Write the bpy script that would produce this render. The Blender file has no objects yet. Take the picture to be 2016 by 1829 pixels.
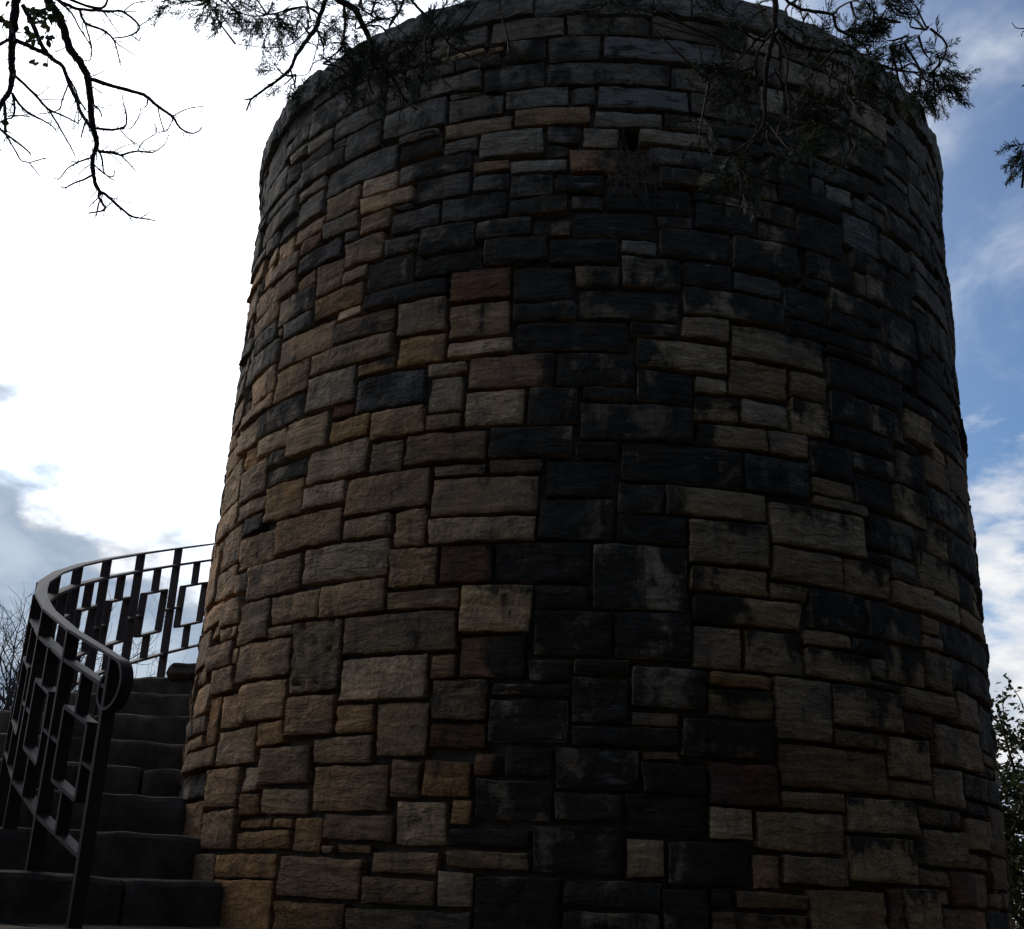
import bpy, math, random
import numpy as np
from mathutils import Vector, Matrix, noise

SC = bpy.context.scene
COL = SC.collection
rng = random.Random(7)
RAD = math.radians

# ------------------------------------------------------------------ camera
EYE = Vector((0, 0, 1.6))
FPX, PITCH, ROLL, AZ = 2317.3, .3542, .0409, .0687      # focal length in units of a 2016-wide frame
fw = Vector((0, math.cos(PITCH), math.sin(PITCH)))
up0 = Vector((0, -math.sin(PITCH), math.cos(PITCH)))
rt0 = Vector((1, 0, 0))
rt = math.cos(ROLL) * rt0 + math.sin(ROLL) * up0
up = -math.sin(ROLL) * rt0 + math.cos(ROLL) * up0
cam_d = bpy.data.cameras.new('camera')
cam_d.sensor_width = 36
cam_d.lens = FPX / 2016 * 36
cam_d.clip_start = .05
cam_d.clip_end = 5000
cam = bpy.data.objects.new('camera', cam_d)
COL.objects.link(cam)
M3 = Matrix((rt, up, -fw)).transposed()
cam.matrix_world = Matrix.Translation(EYE) @ M3.to_4x4()
SC.camera = cam

def P(u, v, d):
    """a point d metres ahead of the lens, on the sight line of (u, v)"""
    return EYE + d * (fw + (u - 1008) / FPX * rt - (v - 914.5) / FPX * up)

# ------------------------------------------------------------------ sky, sun, exposure
SUN_AZ, SUN_EL = RAD(-39), RAD(29)
SUN = Vector((math.sin(SUN_AZ) * math.cos(SUN_EL), math.cos(SUN_AZ) * math.cos(SUN_EL), math.sin(SUN_EL)))
W = bpy.data.worlds.new('World')
SC.world = W
W.use_nodes = True
nt = W.node_tree
nt.nodes.clear()

def node(tree, typ, **kw):
    n = tree.nodes.new(typ)
    for k, v in kw.items():
        if k == 'inp':
            for kk, vv in v.items():
                if hasattr(vv, 'links') or isinstance(vv, bpy.types.NodeSocket):
                    tree.links.new(vv, n.inputs[kk])
                else:
                    n.inputs[kk].default_value = vv
        else:
            setattr(n, k, v)
    return n

def mth(tree, op, a, b=None, c=None, clamp=False):
    n = tree.nodes.new('ShaderNodeMath')
    n.operation = op
    n.use_clamp = clamp
    for i, x in enumerate((a, b, c)):
        if x is None:
            continue
        if isinstance(x, bpy.types.NodeSocket):
            tree.links.new(x, n.inputs[i])
        else:
            n.inputs[i].default_value = x
    return n.outputs[0]

def sstep(tree, x, lo, hi):
    n = node(tree, 'ShaderNodeMapRange', interpolation_type='SMOOTHSTEP', inp={'Value': x, 'From Min': lo, 'From Max': hi})
    return n.outputs['Result']

def mix(tree, f, a, b, blend='MIX'):
    n = tree.nodes.new('ShaderNodeMix')
    n.data_type = 'RGBA'
    n.blend_type = blend
    for nm, x in ((0, f), (6, a), (7, b)):
        if isinstance(x, bpy.types.NodeSocket):
            tree.links.new(x, n.inputs[nm])
        else:
            n.inputs[nm].default_value = x if nm == 0 else (*x, 1)[:4]
    return n.outputs[2]

tc = node(nt, 'ShaderNodeTexCoord')
vdir = node(nt, 'ShaderNodeVectorMath', operation='NORMALIZE', inp={0: tc.outputs['Generated']}).outputs[0]
sep = node(nt, 'ShaderNodeSeparateXYZ', inp={0: vdir})
sky = node(nt, 'ShaderNodeTexSky', sky_type='NISHITA', sun_disc=False, sun_elevation=SUN_EL, sun_rotation=SUN_AZ,
           altitude=300, air_density=1.0, dust_density=.15, ozone_density=2.0)
SKY_K = .1
skyc = node(nt, 'ShaderNodeVectorMath', operation='MULTIPLY', inp={0: sky.outputs[0], 1: (SKY_K * .72, SKY_K * .93, SKY_K * 1.10)}).outputs[0]
zpos = mth(nt, 'MAXIMUM', sep.outputs[2], 0.0)
inv = mth(nt, 'DIVIDE', 1.0, mth(nt, 'ADD', zpos, .16))
flat = node(nt, 'ShaderNodeCombineXYZ', inp={0: mth(nt, 'MULTIPLY', sep.outputs[0], inv), 1: mth(nt, 'MULTIPLY', sep.outputs[1], inv), 2: 3.7}).outputs[0]
n_big = node(nt, 'ShaderNodeTexNoise', inp={'Vector': flat, 'Scale': 1.15, 'Detail': 5, 'Roughness': .55, 'Distortion': .25}).outputs[0]
n_wisp = node(nt, 'ShaderNodeTexNoise', inp={'Vector': node(nt, 'ShaderNodeMapping', inp={'Vector': vdir, 'Scale': (1.0, 1.0, 1.7), 'Rotation': (0, RAD(-30), 0), 'Location': (.45, .2, .35)}).outputs[0],
                                            'Scale': 4.2, 'Detail': 7, 'Roughness': .58, 'Distortion': .7}).outputs[0]
n_puff = node(nt, 'ShaderNodeTexNoise', inp={'Vector': node(nt, 'ShaderNodeMapping', inp={'Vector': vdir, 'Scale': (1, 1, 2.2), 'Location': (.3, .15, .2)}).outputs[0],
                                            'Scale': 7.5, 'Detail': 6, 'Roughness': .58}).outputs[0]
cosA = node(nt, 'ShaderNodeVectorMath', operation='DOT_PRODUCT', inp={0: vdir, 1: tuple(SUN)}).outputs['Value']
om = mth(nt, 'SUBTRACT', 1.0, cosA)
glow = mth(nt, 'MULTIPLY', mth(nt, 'POWER', math.e, mth(nt, 'MULTIPLY', om, -11.5)), 10.5)     # forward scattering in thin cloud round the sun
glow = mth(nt, 'MULTIPLY', glow, mth(nt, 'ADD', mth(nt, 'MULTIPLY', n_wisp, .7), .65))
glow = mth(nt, 'DIVIDE', glow, mth(nt, 'ADD', 1.0, mth(nt, 'MULTIPLY', glow, .42)))
# high wisps
wisp_m = mth(nt, 'MULTIPLY', sstep(nt, mth(nt, 'ADD', mth(nt, 'MULTIPLY', n_wisp, .6), mth(nt, 'MULTIPLY', n_big, .4)), .49, .74), .85)
wisp_c = mix(nt, n_big, (.70, .77, .86), (.98, .99, 1.0))
c1 = mix(nt, wisp_m, skyc, wisp_c)
c1 = node(nt, 'ShaderNodeVectorMath', operation='ADD', inp={0: c1, 1: node(nt, 'ShaderNodeCombineXYZ', inp={0: glow, 1: glow, 2: mth(nt, 'MULTIPLY', glow, .98)}).outputs[0]}).outputs[0]
# cumulus bank low over the horizon: bright rims, grey-blue bodies
sx = sstep(nt, sep.outputs[0], -.15, .35)        # the bank is closed on the sun's side and breaks up into puffs away from it
bank = mth(nt, 'ADD', mth(nt, 'MULTIPLY', mth(nt, 'MULTIPLY', mth(nt, 'SUBTRACT', mth(nt, 'ADD', .275, mth(nt, 'MULTIPLY', sstep(nt, sep.outputs[0], -.22, -.42), .065)), zpos), mth(nt, 'SUBTRACT', 1.0, mth(nt, 'MULTIPLY', sx, .55))), 4.2), mth(nt, 'MULTIPLY', mth(nt, 'SUBTRACT', n_puff, .5), mth(nt, 'ADD', 1.0, mth(nt, 'MULTIPLY', sx, .5))))
bank_m = sstep(nt, bank, -.08, .24)
puff2 = node(nt, 'ShaderNodeTexNoise', inp={'Vector': node(nt, 'ShaderNodeMapping', inp={'Vector': vdir, 'Scale': (1, 1, 2.0), 'Location': (.1, .5, .9)}).outputs[0], 'Scale': 8.0, 'Detail': 7, 'Roughness': .55}).outputs[0]
core = sstep(nt, mth(nt, 'ADD', mth(nt, 'MINIMUM', bank, .35), mth(nt, 'MULTIPLY', mth(nt, 'SUBTRACT', puff2, .5), mth(nt, 'SUBTRACT', -.85, mth(nt, 'MULTIPLY', sx, .8)))), mth(nt, 'ADD', -.06, mth(nt, 'MULTIPLY', sx, .16)), mth(nt, 'ADD', .24, mth(nt, 'MULTIPLY', sx, .3)))
bank_c = mix(nt, core, (.95, .95, .95), mix(nt, sstep(nt, n_puff, .34, .66), (.27, .36, .50), (.52, .61, .72)))
c2 = mix(nt, bank_m, c1, bank_c)
bg = node(nt, 'ShaderNodeBackground', inp={'Color': c2, 'Strength': 1.0})
wo = node(nt, 'ShaderNodeOutputWorld', inp={'Surface': bg.outputs[0]})

sl = bpy.data.lights.new('sun', 'SUN')
sl.energy = 1.0
sl.angle = RAD(12)
sl.color = (1, .94, .85)
so = bpy.data.objects.new('sun', sl)
so.rotation_euler = SUN.to_track_quat('Z', 'Y').to_euler()
so.location = SUN * 40
COL.objects.link(so)
SC.view_settings.view_transform = 'Standard'
SC.view_settings.look = 'None'
SC.view_settings.exposure = 0.0
SC.view_settings.gamma = 1.0
SC.cycles.max_bounces = 5
SC.cycles.diffuse_bounces = 3
SC.cycles.glossy_bounces = 2
SC.cycles.transmission_bounces = 2
SC.cycles.transparent_max_bounces = 2

# ------------------------------------------------------------------ helpers
def tag(o, label=None, cat=None, group=None, kind=None):
    for k, v in (('label', label), ('category', cat), ('group', group), ('kind', kind)):
        if v:
            o[k] = v
    return o

def empty(name, loc, **kw):
    o = bpy.data.objects.new(name, None)
    o.empty_display_size = .2
    o.location = loc
    COL.objects.link(o)
    return tag(o, **kw)

class MB:
    def __init__(s):
        s.v, s.f, s.sm = [], [], []
    def add(s, v, f):
        n = len(s.v)
        s.v += [tuple(x) for x in v]
        s.f += [tuple(i + n for i in q) for q in f]
    def tube(s, pts, rad, sides=6, cap=True):
        pts = [Vector(p) for p in pts]
        n = len(pts)
        base = len(s.v)
        ref = Vector((.3, .2, .93))
        for i, p in enumerate(pts):
            t = (pts[min(i + 1, n - 1)] - pts[max(i - 1, 0)]).normalized()
            a = t.cross(ref)
            if a.length < 1e-3:
                a = t.cross(Vector((1, 0, 0)))
            a.normalize()
            b = t.cross(a)
            for k in range(sides):
                w = 2 * math.pi * k / sides
                s.v.append(tuple(p + rad[i] * (math.cos(w) * a + math.sin(w) * b)))
        for i in range(n - 1):
            for k in range(sides):
                k2 = (k + 1) % sides
                s.f.append((base + i * sides + k, base + i * sides + k2, base + (i + 1) * sides + k2, base + (i + 1) * sides + k))
        if cap:
            s.f.append(tuple(base + k for k in range(sides))[::-1])
            s.f.append(tuple(base + (n - 1) * sides + k for k in range(sides)))
    def box(s, c, ax, ay, az):
        c, ax, ay, az = map(Vector, (c, ax, ay, az))
        v = [c + i * ax + j * ay + k * az for k in (-1, 1) for j in (-1, 1) for i in (-1, 1)]
        s.add(v, [(0, 2, 3, 1), (4, 5, 7, 6), (0, 1, 5, 4), (2, 6, 7, 3), (1, 3, 7, 5), (0, 4, 6, 2)])
    def build(s, name, mat, parent=None, smooth=False, off=None):
        me = bpy.data.meshes.new(name)
        v = s.v if off is None else [(a - off[0], b - off[1], c - off[2]) for a, b, c in s.v]
        me.from_pydata(v, [], s.f)
        me.materials.append(mat)
        if smooth:
            me.polygons.foreach_set('use_smooth', [True] * len(me.polygons))
        me.update()
        o = bpy.data.objects.new(name, me)
        COL.objects.link(o)
        if parent:
            o.parent = parent
        elif off is not None:
            o.location = off
        return o

def np_obj(name, V, F, mat, parent=None, off=(0, 0, 0), smooth=False):
    me = bpy.data.meshes.new(name)
    me.from_pydata((V - np.array(off)).tolist(), [], F.tolist())
    me.materials.append(mat)
    if smooth:
        me.polygons.foreach_set('use_smooth', [True] * len(me.polygons))
    me.update()
    o = bpy.data.objects.new(name, me)
    COL.objects.link(o)
    if parent:
        o.parent = parent
    else:
        o.location = off
    return o

def smooth_line(pts, sub=4):
    pts = [Vector(p) for p in pts]
    out = []
    for i in range(len(pts) - 1):
        p0, p1, p2, p3 = pts[max(i - 1, 0)], pts[i], pts[i + 1], pts[min(i + 2, len(pts) - 1)]
        for k in range(sub):
            t = k / sub
            out.append(.5 * ((2 * p1) + (p2 - p0) * t + (2 * p0 - 5 * p1 + 4 * p2 - p3) * t * t + (3 * p1 - p0 - 3 * p2 + p3) * t ** 3))
    out.append(pts[-1])
    return out

# ------------------------------------------------------------------ materials
def material(name, rough=.9, spec=.25):
    m = bpy.data.materials.new(name)
    m.use_nodes = True
    t = m.node_tree
    b = t.nodes['Principled BSDF']
    b.inputs['Roughness'].default_value = rough
    b.inputs['Specular IOR Level'].default_value = spec
    return m, t, b

def noisy(name, c0, c1, scale, rough=.9, spec=.25, bump=.3, bscale=None, dist=.01, detail=8, vec=None):
    m, t, b = material(name, rough, spec)
    pos = node(t, 'ShaderNodeNewGeometry').outputs['Position']
    if vec:
        pos = node(t, 'ShaderNodeVectorMath', operation='MULTIPLY', inp={0: pos, 1: vec}).outputs[0]
    n = node(t, 'ShaderNodeTexNoise', inp={'Vector': pos, 'Scale': scale, 'Detail': detail, 'Roughness': .6}).outputs[0]
    t.links.new(mix(t, sstep(t, n, .3, .7), c0, c1), b.inputs['Base Color'])
    n2 = node(t, 'ShaderNodeTexNoise', inp={'Vector': pos, 'Scale': bscale or scale * 4, 'Detail': 6, 'Roughness': .65}).outputs[0]
    bp = node(t, 'ShaderNodeBump', inp={'Height': n2, 'Strength': bump, 'Distance': dist})
    t.links.new(bp.outputs[0], b.inputs['Normal'])
    return m

def sandstone():
    m, t, b = material('sandstone', .93, .2)
    pos = node(t, 'ShaderNodeNewGeometry').outputs['Position']
    tint = node(t, 'ShaderNodeAttribute', attribute_name='tint')
    par = node(t, 'ShaderNodeSeparateXYZ', inp={0: node(t, 'ShaderNodeAttribute', attribute_name='par').outputs['Vector']})
    seed = par.outputs[1]
    off = node(t, 'ShaderNodeCombineXYZ', inp={0: seed, 1: mth(t, 'MULTIPLY', seed, 1.7), 2: mth(t, 'MULTIPLY', seed, .6)}).outputs[0]
    p = node(t, 'ShaderNodeVectorMath', operation='ADD', inp={0: pos, 1: off}).outputs[0]
    ps = node(t, 'ShaderNodeVectorMath', operation='MULTIPLY', inp={0: p, 1: (1, 1, 4.2)}).outputs[0]
    strata = node(t, 'ShaderNodeTexNoise', inp={'Vector': ps, 'Scale': 8, 'Detail': 5, 'Roughness': .62, 'Distortion': .8}).outputs[0]
    blot = node(t, 'ShaderNodeTexNoise', inp={'Vector': p, 'Scale': 9, 'Detail': 5, 'Roughness': .6, 'Distortion': .4}).outputs[0]
    fine = node(t, 'ShaderNodeTexNoise', inp={'Vector': p, 'Scale': 60, 'Detail': 4, 'Roughness': .7}).outputs[0]
    # colour in the stone itself: bedding, iron staining
    base = mix(t, 1.0, tint.outputs['Color'], node(t, 'ShaderNodeMapRange', inp={'Value': strata, 'From Min': .25, 'From Max': .75, 'To Min': .45, 'To Max': 1.55}).outputs[0], 'MULTIPLY')
    iron = sstep(t, blot, .55, .8)
    base = mix(t, mth(t, 'MULTIPLY', iron, .45), base, (.27, .13, .05))
    film = node(t, 'ShaderNodeTexNoise', inp={'Vector': p, 'Scale': 4.2, 'Detail': 5, 'Roughness': .6, 'Distortion': .5}).outputs[0]
    pv = node(t, 'ShaderNodeVectorMath', operation='MULTIPLY', inp={0: p, 1: (1, 1, .16)}).outputs[0]
    streak = node(t, 'ShaderNodeTexNoise', inp={'Vector': pv, 'Scale': 24, 'Detail': 4, 'Roughness': .6}).outputs[0]
    base = mix(t, mth(t, 'MULTIPLY', sstep(t, film, .45, .66), .46), base, (.112, .094, .077))
    base = mix(t, mth(t, 'MULTIPLY', sstep(t, streak, .54, .70), .36), base, (.056, .045, .036))
    base = mix(t, 1.0, base, node(t, 'ShaderNodeMapRange', inp={'Value': fine, 'From Min': .25, 'From Max': .75, 'To Min': .66, 'To Max': 1.34}).outputs[0], 'MULTIPLY')
    # black weathering crust in patches
    crust_n = node(t, 'ShaderNodeTexNoise', inp={'Vector': node(t, 'ShaderNodeVectorMath', operation='ADD', inp={0: p, 1: (5.1, 2.2, 8.3)}).outputs[0], 'Scale': 6, 'Detail': 6, 'Roughness': .62, 'Distortion': .3}).outputs[0]
    wv = node(t, 'ShaderNodeVectorMath', operation='MULTIPLY', inp={0: pos, 1: (1, 1, .3)}).outputs[0]
    run = node(t, 'ShaderNodeTexNoise', inp={'Vector': wv, 'Scale': 7, 'Detail': 6, 'Roughness': .62, 'Distortion': .2}).outputs[0]
    crust_n = mth(t, 'ADD', mth(t, 'ADD', mth(t, 'MULTIPLY', crust_n, .85), mth(t, 'MULTIPLY', run, .85)), -.35)
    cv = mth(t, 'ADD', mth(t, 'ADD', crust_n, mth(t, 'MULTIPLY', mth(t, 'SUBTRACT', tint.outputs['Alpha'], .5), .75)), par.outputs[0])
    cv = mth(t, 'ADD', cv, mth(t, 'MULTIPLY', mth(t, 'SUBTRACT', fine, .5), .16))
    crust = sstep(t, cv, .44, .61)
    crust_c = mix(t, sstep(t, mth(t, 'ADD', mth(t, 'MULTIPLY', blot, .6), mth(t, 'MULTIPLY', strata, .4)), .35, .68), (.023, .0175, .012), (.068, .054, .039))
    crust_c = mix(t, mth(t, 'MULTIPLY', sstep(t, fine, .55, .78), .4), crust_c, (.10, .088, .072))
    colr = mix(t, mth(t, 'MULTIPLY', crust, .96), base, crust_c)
    # pale spalls
    sp_n = node(t, 'ShaderNodeTexNoise', inp={'Vector': node(t, 'ShaderNodeVectorMath', operation='ADD', inp={0: ps, 1: (1.3, 7.7, 2.9)}).outputs[0], 'Scale': 6.5, 'Detail': 5, 'Roughness': .5}).outputs[0]
    spall = sstep(t, mth(t, 'ADD', sp_n, par.outputs[2]), .68, .75)
    colr = mix(t, mth(t, 'MULTIPLY', spall, .7), colr, (.23, .195, .165))
    t.links.new(colr, b.inputs['Base Color'])
    chip = node(t, 'ShaderNodeTexNoise', inp={'Vector': p, 'Scale': 26, 'Detail': 4, 'Roughness': .55, 'Distortion': .6}).outputs[0]
    w1 = mth(t, 'FRACT', mth(t, 'MULTIPLY', seed, 3.71)); w2 = mth(t, 'FRACT', mth(t, 'MULTIPLY', seed, 5.13))      # each stone split in its own way
    h = mth(t, 'ADD', mth(t, 'MULTIPLY', strata, mth(t, 'ADD', .25, mth(t, 'MULTIPLY', w1, 1.5))), mth(t, 'MULTIPLY', chip, mth(t, 'ADD', .15, mth(t, 'MULTIPLY', w2, 1.0))))
    h = mth(t, 'ADD', h, mth(t, 'MULTIPLY', fine, .35))
    h = mth(t, 'ADD', h, mth(t, 'MULTIPLY', blot, .6))
    h = mth(t, 'SUBTRACT', h, mth(t, 'MULTIPLY', spall, .25))
    bp = node(t, 'ShaderNodeBump', inp={'Height': h, 'Strength': 1.0, 'Distance': .034})
    t.links.new(bp.outputs[0], b.inputs['Normal'])
    return m

M_STONE = sandstone()
M_MORTAR = noisy('mortar', (.075, .058, .043), (.16, .125, .095), 14, bump=.9, bscale=50, dist=.012)
M_STEP = noisy('step_stone', (.060, .045, .032), (.135, .105, .078), 7, bump=.8, bscale=28, dist=.012, rough=.95, spec=.12)
M_IRON = noisy('painted_iron', (.032, .017, .013), (.056, .030, .023), 30, rough=.62, spec=.24, bump=.35, bscale=160, dist=.002)
M_BARK = noisy('bark', (.035, .028, .022), (.08, .065, .052), 30, bump=.8, bscale=60, dist=.006, vec=(1, 1, .35))
M_BARKJ = noisy('juniper_bark', (.05, .032, .022), (.11, .075, .055), 40, bump=.8, bscale=70, dist=.005)
M_GROUND = noisy('leaf_litter', (.035, .032, .02), (.075, .06, .036), 3, bump=.7, bscale=20, dist=.03)

def leafmat(name, c0, c1, rough=.6):
    m, t, b = material(name, rough, .3)
    pos = node(t, 'ShaderNodeNewGeometry').outputs['Position']
    n = node(t, 'ShaderNodeTexNoise', inp={'Vector': pos, 'Scale': 9, 'Detail': 4}).outputs[0]
    c = mix(t, sstep(t, n, .35, .65), c0, c1)
    t.links.new(c, b.inputs['Base Color'])
    tr = node(t, 'ShaderNodeBsdfTranslucent', inp={'Color': c})
    mx = node(t, 'ShaderNodeMixShader', inp={0: .25, 1: b.outputs[0], 2: tr.outputs[0]})
    t.links.new(mx.outputs[0], t.nodes['Material Output'].inputs['Surface'])
    return m
M_OAK = leafmat('oak_leaf', (.035, .045, .014), (.085, .095, .030))
M_JUN = leafmat('juniper_leaf', (.045, .060, .026), (.095, .110, .050), .7)
M_HAY = leafmat('dry_grass', (.12, .09, .06), (.22, .17, .12), .8)

# ------------------------------------------------------------------ ground
g = MB()
NG = 60
for j in range(NG + 1):
    for i in range(NG + 1):
        fx = (i / NG * 2 - 1); fy = (j / NG * 2 - 1)
        x = math.copysign(abs(fx) ** 3, fx) * 1500; y = math.copysign(abs(fy) ** 3, fy) * 1500
        r = math.hypot(x, y - 5)
        k = min(1, max(0, (r - 7) / 30))
        g.v.append((x, y, -.02 - k * 1.5 * (1 - .5 * noise.noise(Vector((x * .02, y * .02, 0))))))
g.f = [(j * (NG + 1) + i, j * (NG + 1) + i + 1, (j + 1) * (NG + 1) + i + 1, (j + 1) * (NG + 1) + i) for j in range(NG) for i in range(NG)]
tag(g.build('ground', M_GROUND, smooth=True), kind='structure')

# ------------------------------------------------------------------ the tower
DIST, R = 6.8, .3182 * 6.8
AX = Vector((DIST * math.sin(AZ), DIST * math.cos(AZ), 0))
ZTOP = 1.6 + .6219 * DIST + .03
ZC = ZTOP - .165
HOLE = (.108, .206, 4.912, 5.030)

def tw(ang, rad, z):
    """tower coordinates: angle from the side that faces the lens (left is negative), radius, height"""
    k = min(1, max(0, (z - 2.4) / 1.8)); k = k * k * (3 - 2 * k)          # the drum narrows a little and leans a touch
    rad -= .016 * k
    return Vector((AX.x + .012 * k + rad * math.sin(ang - AZ), AX.y - rad * math.cos(ang - AZ), z))

tower = empty('stone_tower', AX, label='round tower of rough sandstone blocks, blackened on its right side', cat='tower')

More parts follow.
